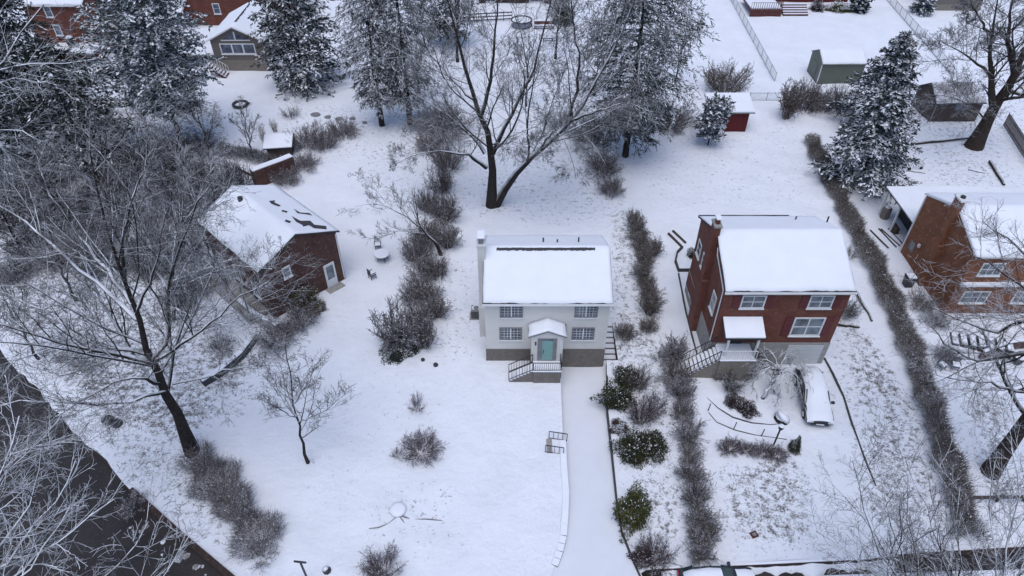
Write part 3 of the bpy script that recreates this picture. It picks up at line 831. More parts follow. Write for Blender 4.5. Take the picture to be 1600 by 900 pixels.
for i, (dx, ang, ln) in enumerate(((-1.0, .0, 2.9), (-.2, .05, 3.0), (.25, -.04, 2.8), (.7, .06, 2.6))):
    q = MB(); q.bar((dx, -ln / 2, .06), (dx + ang * ln, ln / 2, .06), .1, .1); k = q.build('board', 'darkwood', lp)

# ------------------------------------------------------------------ brown brick house (left, turned)
A = Vector((-14.9, 46.3, 0)); B = Vector((-19.9, 41.15, 0)); dirw = (B - A).normalized(); back = Vector((dirw.y, -dirw.x, 0))
if back.y < 0: back = -back
rz = math.atan2(-dirw.y, -dirw.x)           # local +x runs from B to A, local +y to the back
lh = empty('brown_brick_house', B, rz, 'brown brick house turned at an angle with a white door in its gable', 'house')
Wd = (A - B).length; D = 9.8; EZ, RZ = 5.25, 6.85
gable_walls(lh, 'y', 0, Wd, 0, D, -.2, EZ, RZ, 'brick_dark')
rf = gable_roof(lh, 'y', 0, Wd, 0, D, EZ, RZ, .3, .15, st=.12)
def slope_patch(name, pts, parent, right=True):
    """irregular bare patch lying on the snow of one slope: pts = (t along y, s down from the ridge)"""
    sl = (RZ - EZ) / (Wd / 2); mb = MB()
    v = [(Wd / 2 + (s_ if right else -s_), t_, RZ - sl * s_ + .275) for t_, s_ in pts]
    mb.add(v, [tuple(range(len(v)))]); return mb.build(name, 'shingle', parent)
slope_patch('bare_patch', [(.1, 2.9), (.7, 3.2), (1.1, 2.4), (1.9, 2.5), (2.0, 1.7), (3.0, 1.5), (1.9, 1.25), (1.2, 1.4), (.9, 1.3), (1.1, 1.9), (.5, 2.0)], rf)
slope_patch('bare_patch', [(2.9, 3.3), (3.4, 3.3), (3.6, 2.6), (4.4, 2.5), (3.5, 2.3), (3.2, 2.9)], rf)
slope_patch('bare_patch', [(5.0, 1.5), (5.2, 1.8), (5.9, 1.6), (6.3, 1.9), (6.2, 1.3), (5.6, 1.2)], rf)
slope_patch('bare_patch', [(1.7, .6), (2.0, .9), (2.4, .7), (2.1, .4)], rf)
slope_patch('bare_patch', [(3.7, 1.5), (4.0, 1.7), (4.3, 1.4), (4.0, 1.2)], rf)
MB().tube([(Wd / 2 - .5, 7.6, 6.6), (Wd / 2 - .5, 7.6, 7.15)], .22, 10).build('vent', 'iron', lh)
Mf = FM((0, 0, 0), (1, 0, 0), (0, -1, 0))
window(lh, Mf, 2.1, 3.9, .75, 1.1, 1, 2, 'white', 'curtain', .12)
dr = MB(Mf).box(5.3, 6.35, .003, .09, .1, 2.55).build('door', 'white', lh)
MB(Mf).box(5.48, 6.17, .093, .11, .95, 2.35).build('door_glass', 'curtain', dr)
MB(Mf).box(5.0, 6.6, .003, .8, -.2, .09).build('door_step', 'concrete', lh)
MB().tube([(Wd - .12, -.07, 5.1), (Wd - .12, -.07, .2)], .05, 6).build('downspout', 'white', lh)
Ml = FM((0, 0, 0), (0, -1, 0), (-1, 0, 0))
for y in (2.0, 5.0, 8.0): window(lh, Ml, -y, 2.0, 1.1, 1.3, 2, 2, 'white', 'curtain', .1)
MB().box(-1.8, -.003, .8, 7.5, -.2, .5).build('terrace', 'concrete', lh)
MB().box(-1.7, -1.6, .6, .7, .5, 4.6).box(-1.7, -1.6, 4, 4.1, .5, 4.6).build('terrace_post', 'greywood', lh)
strip_wall('garden_wall', [tuple(P(*p).xy) for p in [(318, 602), (345, 585), (378, 558), (400, 528)]], .5, -.2, .55, 'shingle',
           'dark low wall rising from the snow below the brown brick house', cap=.1)
strip_wall('terrace_wall', [tuple(P(*p).xy) for p in [(375, 478), (400, 500), (437, 520)]], .4, -.2, .9, 'concrete',
           'grey concrete wall at the corner of the brown brick house', cap=.08)

# brick garden wall with snow and its small roofed lean-to behind that house
strip_wall('brick_wall', [tuple(P(*p).xy) for p in [(400, 292), (420, 284), (442, 276), (461, 268)]], .9, -.2, 2.0, 'brick_dark',
           'rough brown brick garden wall with snow along its top behind the brown house', cap=.12)
ld = empty('lean_to', P(440, 240), R(8), 'little snow topped lean to above the brick garden wall', 'shed')
MB().box(-1.3, 1.3, -.9, .9, 0, 1.3).build('wall', 'darkwood', ld)
r_ = MB().prism([(-1.6, -1.2, 1.25), (-1.6, 1.1, 1.75), (-1.6, 1.1, 1.85), (-1.6, -1.2, 1.35)], (3.2, 0, 0)).build('roof', 'iron', ld)
MB().prism([(-1.6, -1.2, 1.355), (-1.6, 1.1, 1.855), (-1.6, 1.1, 1.98), (-1.6, -1.2, 1.48)], (3.15, 0, 0)).build('snow_cover', 'snow', r_, bevel=.04)
A, B = P(366, 262), P(402, 280); tag(MB().bar(A + Vector((0, 0, .15)), B + Vector((0, 0, .15)), .15, .15).build('pole', 'darkwood'), 'thin dark pole lying in the snow left of the brick garden wall', 'pole')
# ------------------------------------------------------------------ far houses and sheds
# tan cottage
t = empty('tan_cottage', (-40.3, 90, 0), 0, 'small tan cottage with a wide picture window under a snowy gable', 'house')
gable_walls(t, 'y', 0, 6.9, 0, 9.5, 1.55, 4.3, 6.0, 'tan')
MB().box(-.04, 6.94, -.04, 9.5, -.3, 1.547).build('foundation', 'stone', t)
rf = gable_roof(t, 'y', 0, 6.9, 0, 9.5, 4.3, 6.0, .45, .35, roof='white', st=.13)
mb = MB(); rng = random.Random(3); v = []
for k in range(22):
    y = 1.2 + k * .33; v.append((3.45 - .02, y, 6.285))
for k in range(21, -1, -1): v.append((3.45 + .08 + .16 * rng.random(), 1.2 + k * .33, 6.285 - .06))
mb.add(v, [tuple(range(len(v)))]); mb.build('bare_patch', 'shingle', rf)
Mf = FM((0, 0, 0), (1, 0, 0), (0, -1, 0))
w_ = window(t, Mf, 3.45, 3.1, 4.7, 1.45, 3, 1, 'white', 'glass', .14, True, .2)
for sx in (1, -1):
    o = MB(Mf).prism([(3.45 + sx * .12, .003, 4.35), (3.45 + sx * 1.75, .003, 4.35), (3.45 + sx * .12, .003, 5.25)], (0, .05, 0)).build('gable_window', 'glass', t)
MB(Mf).box(3.37, 3.53, .003, .09, 4.3, 5.4).box(1.5, 5.4, .003, .08, 4.2, 4.33).build('gable_trim', 'white', t)
MB(FM((6.9, 0, 0), (0, 1, 0), (1, 0, 0))).box(3, 4.2, .003, .05, 2.6, 3.9).build('window', 'glass', t)
# red entrance stairs of the cottage's deck
s = empty('deck_stairs', P(357, 119), 0, 'red painted stairs with white railings left of the tan cottage', 'stairs')
mb = MB(); sn = MB()
for i in range(7):
    x = -.1 - i * .32; z = .2 + .24 * i
    mb.box(x - .32, x, -.7, .7, max(0, z - .3), z); sn.box(x - .31, x - .08, -.66, .66, z + .003, z + .06)
mb.build('tread', 'red', s); sn.build('snow_cover', 'snow', s)
for y in (-.72, .72): railing(s, (-.05, y, .15), (-2.3, y, 1.85), .95, 7, 'white', bal=.06)
d = empty('snowy_deck', (-45.2, 92.6, 0), 0, 'raised snow covered deck between the tan cottage and the red house', 'deck')
MB().box(-3.2, 4.6, -1.6, 8, 1.6, 1.78).build('floor', 'greywood', d); MB().box(-3.15, 4.55, -1.55, 7.95, 1.783, 1.93).build('snow_cover', 'snow', d)
for x in (-3.1, 0, 2.2): MB().box(x - .08, x + .08, -1.55, -1.4, 0, 1.6).build('post', 'greywood', d)
railing(d, (-3.1, -1.5, 1.8), (2.0, -1.5, 1.8), 1.0, 18, 'white', bal=.05)
for i, (x, y, rr, lb) in enumerate(((-1.0, 3.0, .5, 'left'), (.6, 4.0, .6, 'middle'), (1.6, 2.0, .45, 'right'))):
    q = empty('deck_chair', (-45.2 + x, 92.6 + y, 1.93), rr * 3, 'snow covered chair on the deck beside the tan cottage, %s of three' % lb, 'chair', 'chairs on the snowy deck')
    MB().box(-.3, .3, -.3, .3, .32, .4).box(-.3, -.24, -.3, -.24, 0, .32).box(.24, .3, -.3, -.24, 0, .32).box(-.3, -.24, .24, .3, 0, .32).box(.24, .3, .24, .3, 0, .32).build('seat', 'darkwood', q)
    MB().box(-.3, .3, .26, .33, .403, .95).build('backrest', 'darkwood', q); MB().box(-.3, .3, -.32, .25, .403, .52).build('snow_cover', 'snow', q, bevel=.04)
bm_ = empty('furled_umbrella', W(296, 60, 92) , 0, 'furled pale garden umbrella leaning on the deck by the red house', 'umbrella')
bm_.location = (-45.2 - 1.8, 92.6 + .4, 1.93)
MB().tube([(0, 0, 0), (.25, .05, 1.0), (.7, .1, 2.6)], [.05, .12, .05], 8).build('canopy', 'greywood', bm_)

def far_house(name, label, x0, x1, y0, y1, ez, rz, m, wins, axis='x', found=None, snow=True):
    o = empty(name, (x0, y0, 0), 0, label, 'house')
    w, dp = x1 - x0, y1 - y0
    gable_walls(o, axis, 0, w, 0, dp, -.2 if not found else 1.0, ez, rz, m)
    if found: MB().box(-.05, w + .05, -.05, dp + .05, -.2, .997).build('foundation', found, o)
    gable_roof(o, axis, 0, w, 0, dp, ez, rz, .35, .15, st=.13)
    MB().box(-.15, w + .15, -.47, -.36, ez - .2, ez - .02).build('gutter', 'white', o)
    for x, z, ww, hh, c in wins: window(o, Mf, x, z, ww, hh, c, 2, 'white', 'glass', .12)
    return o
far_house('red_house', 'tall red brick house with white windows behind the dark pines at upper left', -66, -57.8, 94, 103, 7.6, 9.6, 'brick', [(3.2, 6.6, 1.0, 1.5, 1), (3.4, 4.1, 1.0, 1.5, 1)])
far_house('red_house', 'red brick house half hidden behind the tan cottage roof', -50.5, -35.5, 106.5, 116, 7.5, 9.8, 'brick', [(5.3, 2.6, 1.1, 1.6, 1), (7.9, 6.6, 1.3, 1.5, 2), (12.5, 6.6, 1.2, 1.5, 2)])
pr = empty('porch_roof', (-51.8, 102.8, 0), 0, 'snowy porch canopy standing in front of the half hidden red house', 'porch')
MB().prism([(-2.5, 0, 2.7), (-2.5, 3.6, 3.9), (-2.5, 3.6, 4.05), (-2.5, 0, 2.85)], (5, 0, 0)).build('roof', 'white', pr)
MB().prism([(-2.5, .03, 2.865), (-2.5, 3.6, 4.055), (-2.5, 3.6, 4.2), (-2.5, .03, 3.0)], (4.95, 0, 0)).build('snow_cover', 'snow', pr)
for x in (-2.3, 0, 2.3): MB().box(x - .08, x + .08, .2, .36, 0, 2.76).build('post', 'white', pr)
d = empty('red_house_deck', (-60.5, 90.4, 0), 0, 'snowy balcony deck with a thin railing below the tall red brick house', 'deck')
MB().box(-2.8, 3.6, 0, 3.6, 2.0, 2.2).build('floor', 'greywood', d); MB().box(-2.75, 3.55, .05, 3.55, 2.203, 2.36).build('snow_cover', 'snow', d)
for x in (-2.6, .4, 3.4): MB().box(x - .1, x + .1, .1, .3, 0, 2.0).build('post', 'darkwood', d)
railing(d, (-2.75, .05, 2.2), (3.55, .05, 2.2), 1.0, 6, 'grey_trim')
g = empty('barbecue', (-60.6, 92.6, 2.36), 0, 'dark covered barbecue capped with snow on the red house balcony', 'barbecue')
MB().tube([(0, 0, 0), (0, 0, .9), (0, 0, 1.25)], [.5, .62, .5], 10).build('cover', 'black', g); MB().tube([(0, 0, 1.253), (0, 0, 1.45)], [.52, .3], 10).build('snow_cap', 'snow', g, smooth=True)

far_house('brown_house', 'dark brown house low at the top centre behind the bare trees', -5.5, 6.4, 116.3, 124, 6, 8, 'brownwood', [(2.0, .9, 1.6, 1.3, 2), (9.6, .95, 2.4, 1.5, 3)])
far_house('red_timber_house', 'dark red house behind the red deck along the top edge', 42, 56, 117, 126, 6, 8, 'red', [(8, 2.6, 1.4, 1.4, 2)])
far_house('tan_stone_house', 'house with a pale tan stone wall at the upper right edge', 67.9, 75.9, 113, 122, 6, 8, 'tan', [(4, 2.6, 1.4, 1.3, 2)], found='stone')
# red deck and its steps
d = empty('red_deck', P(1200, 26), 0, 'red board deck with railing and snow on its floor near the top edge', 'deck')
MB().box(-3.0, 2.0, 0, 6, .95, 1.15).build('floor', 'deckwood', d); MB().box(-2.9, 1.9, .1, 6, 1.153, 1.3).build('snow_cover', 'snow', d)
mb = MB()
mb.add([(-3, 0, 0), (2, 0, 0), (2, 0, .95), (-3, 0, .95), (-3, .06, 0), (2, .06, 0), (2, .06, .95), (-3, .06, .95)], [(0, 1, 2, 3), (7, 6, 5, 4), (0, 4, 5, 1), (3, 2, 6, 7), (0, 3, 7, 4), (1, 5, 6, 2)]); mb.build('skirt', 'deckwood', d)
railing(d, (-2.95, .1, 1.15), (1.95, .1, 1.15), 1.0, 14, 'deckwood', bal=.06); railing(d, (1.95, .1, 1.15), (1.95, 5.9, 1.15), 1.0, 14, 'deckwood', bal=.06)
s = empty('deck_steps', P(1243, 25), 0, 'wide red steps striped with snow beside the red deck', 'steps')
for i in range(5):
    k = MB().box(-2, 2, i * .42, i * .42 + .42, 0, .24 * (i + 1)).build('step', 'deckwood', s); MB().box(-1.98, 1.98, i * .42 + .08, i * .42 + .42, .24 * (i + 1) + .003, .24 * (i + 1) + .09).build('snow_cover', 'snow', k)
# olive shed
t = empty('olive_shed', (40.5, 86, 0), 0, 'olive green garden shed with a plain snowy roof in the far right yard', 'shed')
gable_walls(t, 'x', 0, 5.7, 0, 4, -.1, 2.75, 3.75, 'green_shed')
gable_roof(t, 'x', 0, 5.7, 0, 4, 2.75, 3.75, .18, .08, roof='shed_roof', st=.1, th=.1)
Ml = FM((0, 0, 0), (0, -1, 0), (-1, 0, 0)); MB(Ml).box(-2.9, -1.2, .003, .05, .05, 2.2).build('door', 'green_shed', t)
MB().box(-.03, .06, -.05, .05, 0, 2.7).build('corner_board', 'white', t)
# brown shed
t = empty('brown_shed', (50.6, 75.4, 0), R(3), 'dark brown wooden shed with patchy snow on its roof under the big tree', 'shed')
gable_walls(t, 'x', 0, 5.8, 0, 4.4, -.1, 2.5, 3.9, 'darkwood')
gable_roof(t, 'x', 0, 5.8, 0, 4.4, 2.5, 3.9, .25, .2, roof='shingle', snow='thin_snow', st=.06)
MB(FM((0, 0, 0), (0, -1, 0), (-1, 0, 0))).box(-3.2, -1.4, .003, .05, 0, 2.1).build('door', 'darkwood', t)
MB(Mf).box(2.4, 4.4, .003, .05, 1.5, 2.2).build('window', 'glass', t); MB(Mf).box(-.03, .12, .003, .06, 0, 2.45).build('corner_board', 'grey_trim', t)
# red shed
t = empty('red_shed', (22.9, 73, 0), 0, 'small bright red shed with a flat snowy roof behind a young pine', 'shed')
gable = MB().prism([(.3, 0, 0), (.3, 2.9, 0), (.3, 2.9, 3.1), (.3, 0, 2.5)], (4.5, 0, 0)); gable.build('wall', 'red', t)
r_ = MB().prism([(0, -.3, 2.49), (0, 3.1, 3.2), (0, 3.1, 3.34), (0, -.3, 2.63)], (5.3, 0, 0)).build('roof', 'shed_roof', t)
MB().prism([(0.03, -.28, 2.64), (0.03, 3.08, 3.345), (0.03, 3.08, 3.5), (0.03, -.28, 2.76)], (5.24, 0, 0)).build('snow_cover', 'snow', r_)
MB(Mf).box(2.2, 3.3, .003, .05, .1, 2.1).build('door', 'red', t)

# ------------------------------------------------------------------ fences
def chain_fence(label, path, hgt=1.25, gap=2.6, g=.28):
    pts = [P(*p) for p in path]; o = empty('chain_link_fence', pts[0], 0, label, 'fence')
    rel = [p - pts[0] for p in pts]; wm = MB(); rails = MB()
    for a, b in zip(rel, rel[1:]):
        n = max(1, round((b - a).length / gap))
        for i in range(n + 1):
            p = a.lerp(b, i / n); MB().tube([p, p + Vector((0, 0, hgt + .08))], .045, 6).build('post', 'galv', o)
        rails.bar(a + Vector((0, 0, hgt)), b + Vector((0, 0, hgt)), .05, .05)
        L_ = (b - a).length; k = int(L_ / g); up = Vector((0, 0, 1)); u = (b - a).normalized()
        for i in range(-int(hgt / g), k + 1):
            for sg in (1, -1):
                s0 = i * g if sg == 1 else i * g + hgt; 
                e0, e1 = s0, s0 + sg * hgt
                p0 = max(0, min(L_, e0)); p1 = max(0, min(L_, e1))
                if abs(p1 - p0) < .05: continue
                z0 = abs(p0 - e0); z1 = abs(p1 - e0)
                wm.bar(a + u * p0 + up * z0, a + u * p1 + up * z1, .014, .014)
        wm.bar(a + up * .06, b + up * .06, .03, .1, 0)
    rails.build('rail', 'galv', o); wm.build('wire_mesh', 'galv', o)
chain_fence('chain link fence running down the left side of the olive shed yard', [(1136, -10), (1210, 128)])
chain_fence('chain link fence behind the two snowy spruces, right of the olive shed', [(1376, -10), (1448, 72), (1486, 118)])
chain_fence('short chain link fence between the red shed and the row of shrubs', [(1170, 158), (1250, 158)], 1.1)
f = empty('picket_fence', P(1567, 196), 0, 'dark close boarded picket fence at the right edge beside the big tree', 'fence')
a = Vector((0, 0, 0)); b = P(1612, 268) - P(1567, 196); mb = MB(); n = 34
for i in range(n):
    p = a.lerp(b, i / n); q = a.lerp(b, (i + .62) / n); mb.bar(p + Vector((0, 0, .85)), q + Vector((0, 0, .85)), .04, 1.6 + .06 * random.random())
mb.build('pickets', 'darkwood', f)
MB().bar(a + Vector((.05, 0, .4)), b + Vector((.05, 0, .4)), .05, .1).bar(a + Vector((.05, 0, 1.3)), b + Vector((.05, 0, 1.3)), .05, .1).build('rail', 'darkwood', f)
f = empty('deck_fence', P(722, 36), 0, 'dark slatted fence behind the bare trees at the top centre', 'fence')
b = P(800, 32) - P(722, 36); mb = MB(); 
for z in (.3, .8, 1.3): mb.bar(Vector((0, 0, z)), b + Vector((0, 0, z)), .06, .16)
mb.build('rail', 'darkwood', f)
for i in range(7): p = b * (i / 6); MB().bar(p, p + Vector((0, 0, 1.5)), .1, .1).build('post', 'darkwood', f)
f = empty('wooden_rail_fence', P(1515, 784), 0, 'single dark wooden rail on short posts at the lower right', 'fence')
b = P(1640, 782) - P(1515, 784); MB().bar(Vector((0, 0, .5)), b + Vector((0, 0, .5)), .14, .2).build('rail', 'darkwood', f)
for i in range(4): p = b * (i / 3); MB().bar(p, p + Vector((0, 0, .42)), .14, .14).build('post', 'darkwood', f)

# ------------------------------------------------------------------ garden things
def ring_pts(r, z, n=16): return [(r * math.cos(k * 2 * math.pi / n), r * math.sin(k * 2 * math.pi / n), z) for k in range(n + 1)]
tr = empty('trampoline', P(815, 40), 0, 'round dark trampoline ring on legs at the top centre', 'trampoline')
MB().tube(ring_pts(1.6, .9, 20), .11, 6, cap=False).build('ring', 'iron', tr); MB().tube(ring_pts(1.55, .1, 20), .07, 6, cap=False).build('foot_ring', 'iron', tr)
MB().tube([(0, 0, .84), (0, 0, .87)], 1.48, 20).build('mat', 'rubble', tr)
for k in range(5): x, y = 1.58 * math.cos(k * 1.257), 1.58 * math.sin(k * 1.257); MB().tube([(x, y, 0), (x, y, .9)], .06, 6).build('leg', 'iron', tr)
def bench(label, loc, rz, w, m, back=True):
    o = empty('garden_bench', loc, rz, label, 'bench')
    MB().box(-w / 2, w / 2, -.3, .3, .42, .52).build('seat', m, o)
    if back: MB().box(-w / 2, w / 2, .28, .36, .53, 1.05).build('backrest', m, o)
    for x in (-w / 2 + .12, w / 2 - .12): MB().box(x - .05, x + .05, -.25, .25, 0, .417).build('leg', m, o)
    MB().box(-w / 2 + .03, w / 2 - .03, -.28, .26, .523, .6).build('snow_cover', 'rubble', o); return o
bench('long reddish garden bench beside the trampoline', P(850, 45), 0, 3.0, 'deckwood')
bench('small dark backless bench alone in the snow below the trampoline', P(856, 64), 0, 1.6, 'iron', False)
t = empty('patio_table', P(598, 406), 0, 'round snow topped garden table on the lawn beside the bare hedge', 'table')
MB().tube([(0, 0, .68), (0, 0, .74)], .72, 24).build('tabletop', 'iron', t); MB().tube([(0, 0, .743), (0, 0, .80), (0, 0, .84)], [.72, .70, .5], 24).build('snow_cover', 'snow', t)
for k in range(4): x, y = .5 * math.cos(k * 1.571 + .6), .5 * math.sin(k * 1.571 + .6); MB().tube([(x, y, 0), (x * .8, y * .8, .68)], .03, 6).build('leg', 'iron', t)
def chair(label, loc, rz, snow=True):
    o = empty('garden_chair', loc, rz, label, 'chair')
    MB().box(-.27, .27, -.27, .27, .40, .46).build('seat', 'iron', o)
    mb = MB()
    for k in range(5): mb.box(-.26 + k * .12, -.21 + k * .12, .25, .29, .463, .98)
    mb.box(-.28, .28, .24, .30, .98, 1.04); mb.build('backrest', 'iron', o)
    for x in (-.24, .24):
        for y in (-.24, .24): MB().box(x - .025, x + .025, y - .025, y + .025, 0, .397).build('leg', 'iron', o)
    for x in (-.29, .29): MB().box(x - .025, x + .025, -.25, .24, .64, .68).build('armrest', 'iron', o)
    if snow: MB().box(-.25, .25, -.26, .24, .463, .6).build('snow_cover', 'snow', o, bevel=.05)
    return o
chair('dark garden chair filled with snow in front of the round garden table', P(582, 434), 2.3)
chair('dark garden chair tucked behind the round garden table', P(591, 388), .2)
chair('dark chair in the thin snow of the right yard, left of a pair', P(1468, 576), .5)
chair('dark chair in the thin snow of the right yard, right of a pair', P(1489, 576), -.3)
o = empty('fire_pit', P(376, 165), 0, 'dark round fire pit ring half full of snow in front of the tan cottage', 'fire pit')
MB().tube(ring_pts(.85, .22, 20), .18, 8, cap=False).build('ring', 'iron', o, smooth=True); MB().tube([(0, 0, .02), (0, 0, .12)], [.8, .75], 16).build('ash', 'rubble', o)
MB().box(.8, 1.2, .1, .25, .2, .35).build('handle', 'iron', o)
for i, (px, py, r, lb) in enumerate(((493, 180, .62, 'largest and leftmost'), (512, 183, .45, 'second from the left'), (530, 186, .52, 'third from the left'), (551, 186, .42, 'fourth from the left'), (570, 192, .36, 'rightmost, nearest the tree trunk'))):
    p = P(px, py); rng = random.Random(i); n = 10
    ring = [(r * math.cos(k * .628) * rng.uniform(.85, 1.1), r * .9 * math.sin(k * .628) * rng.uniform(.85, 1.1)) for k in range(n)]
    o = MB().add([(x, y, -.1) for x, y in ring] + [(x * .93, y * .93, .12) for x, y in ring], [tuple(range(n))[::-1], tuple(range(n, 2 * n))] + [(k, (k + 1) % n, n + (k + 1) % n, n + k) for k in range(n)]).build('stepping_stone', 'grey_trim', loc=(p.x, p.y, gz(p)))
    tag(o, 'dark flat stepping stone in the snowy upper lawn, ' + lb, 'stepping stone', 'stepping stones across the upper lawn')
# stump with roots
s = empty('tree_stump', P(622, 797), 0, 'wide snow capped tree stump with dark roots in the front lawn', 'stump')
MB().tube([(0, 0, -.1), (0, 0, .05), (0, 0, .10)], [.52, .5, .46], 14).build('trunk', 'bark', s, smooth=False); MB().tube([(0, 0, .03), (0, 0, .17), (0, 0, .22)], [.55, .52, .3], 14).build('snow_cap', 'snow', s, smooth=True)
for pth, r in (([(.3, -.4), (.9, -.62), (1.8, -.6), (2.9, -.72)], .05), ([(-.1, -.5), (-.5, -.9), (-1.1, -1.2), (-1.7, -1.25)], .05), ([(.2, -.5), (.6, -1.0), (.9, -1.6)], .03)):
    MB().tube([(x, y, -.03 + .05 * math.sin(5.3 * x)) for x, y in pth], [r * 1.3, r, r, r * .5], 6).build('root', 'bark_brown', s)
s = empty('tree_stump', P(1221, 655), 0, 'short dark stump with a heap of snow beside the parked car', 'stump')
MB().tube([(0, 0, -.1), (0, 0, .32)], [.6, .5], 9).build('trunk', 'bark', s); MB().tube([(0, 0, .323), (0.08, 0, .42), (.15, .05, .5)], [.6, .55, .25], 9).build('snow_cap', 'snow', s, smooth=True)
o = empty('clothesline_post', P(481, 906), 0, 'dark T shaped clothesline post at the bottom edge of the lawn', 'post')
MB().bar((0, 0, -.1), (0, 0, 2.2), .09).build('post', 'iron', o); MB().bar((-.36, .02, 2.25), (.36, -.06, 2.25), .09).build('crossbar', 'iron', o)
o = empty('snowy_stone', P(511, 892), 0, 'single small stone with a cap of snow near the clothesline post', 'stone')
MB().tube([(0, 0, -.05), (0, 0, .1), (0, 0, .25)], [.24, .26, .12], 9).build('rock', 'iron', o, smooth=True); MB().tube([(-.05, .03, .2), (-.05, .03, .33)], [.2, .06], 9).build('snow_cap', 'snow', o, smooth=True)
o = empty('handrail', P(852, 707), 0, 'pair of black iron handrails on garden steps going down to the driveway', 'handrail')
e = P(880, 712) - P(852, 707); e2 = Vector((.3, 1.15, 0))
for sh in (Vector((0, 0, 0)), e2):
    railing(o, sh, sh + Vector((1.25, -.15, -.1)), .85, 4, 'iron', 'rail', .05, .035)
for k in range(3): MB().box(.1 + k * .42, .5 + k * .42, -.1, 1.1, -.6, .06 - .04 * k).build('step', 'concrete', o)
o = empty('lamp_post', P(1208, 697), 0, 'black garden lamp post on the snowy walk near the red house driveway', 'lamp post')
MB().tube([(0, 0, 0), (0, 0, 1.9)], .06, 8).build('post', 'black', o)
k = MB().tube([(0, 0, 1.9), (0, 0, 2.0), (0, 0, 2.25), (0, 0, 2.4)], [.07, .16, .2, .04], 8).build('lantern', 'black', o); MB().tube([(0, 0, 2.3), (0, 0, 2.45)], [.2, .05], 8).build('snow_cap', 'snow', k)
for px, py, lb in ((1084, 614, 'nearest the porch stairs'), (1106, 642, 'second along the walk'), (1146, 671, 'third along the walk'), (1189, 682, 'nearest the lamp post')):
    o = empty('path_stake', P(px, py), 0, 'thin dark stake beside the curved snowy walk, ' + lb, 'stake', 'stakes along the curved walk')
    MB().tube([(0, 0, -.1), (.05, 0, .75)], .035, 6).build('rod', 'iron', o); MB().tube([(.05, 0, .75), (.05, 0, .85)], [.05, .02], 6).build('cap', 'iron', o)
strip_wall('walk_edging', subdiv([tuple(P(*p).xy) for p in [(1085, 597), (1100, 618), (1122, 638), (1145, 652), (1175, 661), (1205, 664), (1232, 661)]], 2), .04, -.1, .06, 'iron', 'upper thin curved edging of the snowy walk in front of the red house', 'edging')
strip_wall('walk_edging', subdiv([tuple(P(*p).xy) for p in [(1107, 645), (1120, 660), (1148, 672), (1180, 680), (1229, 687)]], 2), .04, -.1, .05, 'iron', 'lower thin curved edging of the snowy walk in front of the red house', 'edging')
strip_wall('driveway_edging', subdiv([tuple(P(*p).xy) for p in [(1288, 560), (1302, 585), (1318, 620), (1332, 665), (1350, 715), (1368, 760)]], 2), .11, -.1, .08, 'shingle', 'dark edging along the right side of the parked car and its driveway', 'edging')
for (p, q), lb, w in ((((1333, 450), (1363, 503)), 'long dark timber right of the red brick house beside the hedge', .22), (((1303, 507), (1344, 513)), 'short dark log by the right corner of the red brick house', .28), (((1545, 254), (1568, 291)), 'fallen dark log in the snow behind the orange brick house', .35), (((1417, 268), (1446, 271)), 'thin dark branch lying below the snowy spruce', .1), (((1410, 228), (1512, 218)), 'long dark log edging under the brown shed', .3), (((1513, 266), (1538, 271)), 'thin crooked branch on the snow left of the fallen log', .1)):
    A_, B_ = P(*p), P(*q); A_.z = B_.z = w / 2; d_ = B_ - A_
    pts = [A_.lerp(B_, k / 5) + Vector((random.uniform(-.1, .1), random.uniform(-.1, .1), 0)) for k in range(6)]
    tag(MB().tube(pts, [w / 2, w * .52, w * .5, w * .47, w * .42, w * .35], 7).build('fallen_log', 'bark_brown'), lb, 'log')
o = empty('garden_cart', P(1425, 262), R(8), 'wire garden cart standing in the snow beside the tall spruce', 'cart')
mb = MB(); 
for z in (.35, .7): mb.tube([(-.9, -.45, z), (.9, -.45, z), (.9, .45, z), (-.9, .45, z), (-.9, -.45, z)], .03, 5, cap=False)
for k in range(7):
    x = -.9 + .3 * k
    for y in (-.45, .45): mb.bar((x, y, .35), (x, y, .7), .025)
mb.build('basket', 'galv', o); MB().tube([(.9, 0, .7), (1.2, 0, 1.1), (1.25, 0, 1.15)], .03, 6).build('handle', 'galv', o)
for x in (-.7, .7):
    for y in (-.5, .5): MB().tube([(x, y - .04, .18), (x, y + .04, .18)], .18, 12).build('wheel', 'rubber', o)
o = empty('survey_plate', P(1178, 836), R(20), 'small square rusty red plate lying on the patchy lawn by the street', 'plate')
MB().box(-.22, .22, -.2, .2, .02, .1).build('frame', 'deckwood', o); MB().box(-.12, .12, -.1, .1, .103, .12).build('panel', 'grey_trim', o)
# rock steps and wall in the right yard
o = empty('stone_steps', P(1485, 530), R(-20), 'dark stone steps with snow on their treads beside the orange brick house', 'steps')
for k in range(7):
    b_ = MB().box(k * .62, k * .62 + .5, -.7, .7, -.1, .16 + .09 * k).build('step', 'shingle', o); MB().box(k * .62 + .06, k * .62 + .48, -.6, .62, .163 + .09 * k, .23 + .09 * k).build('snow_cover', 'snow', b_)
strip_wall('garden_wall', [tuple(P(*p).xy) for p in [(1530, 560), (1568, 546), (1620, 538)]], .3, -.2, .8, 'brick_dark', 'low dark red brick wall below the orange brick house windows', cap=.1)
o = empty('plant_pot', P(1588, 566), 0, 'round black plant pot in the snow at the right edge', 'pot')
MB().tube([(0, 0, 0), (0, 0, .5), (0, 0, .6)], [.3, .42, .45], 14).build('body', 'black', o); MB().tube([(0, 0, .45), (0, 0, .62)], [.4, .36], 14).build('soil', 'rubble', o)
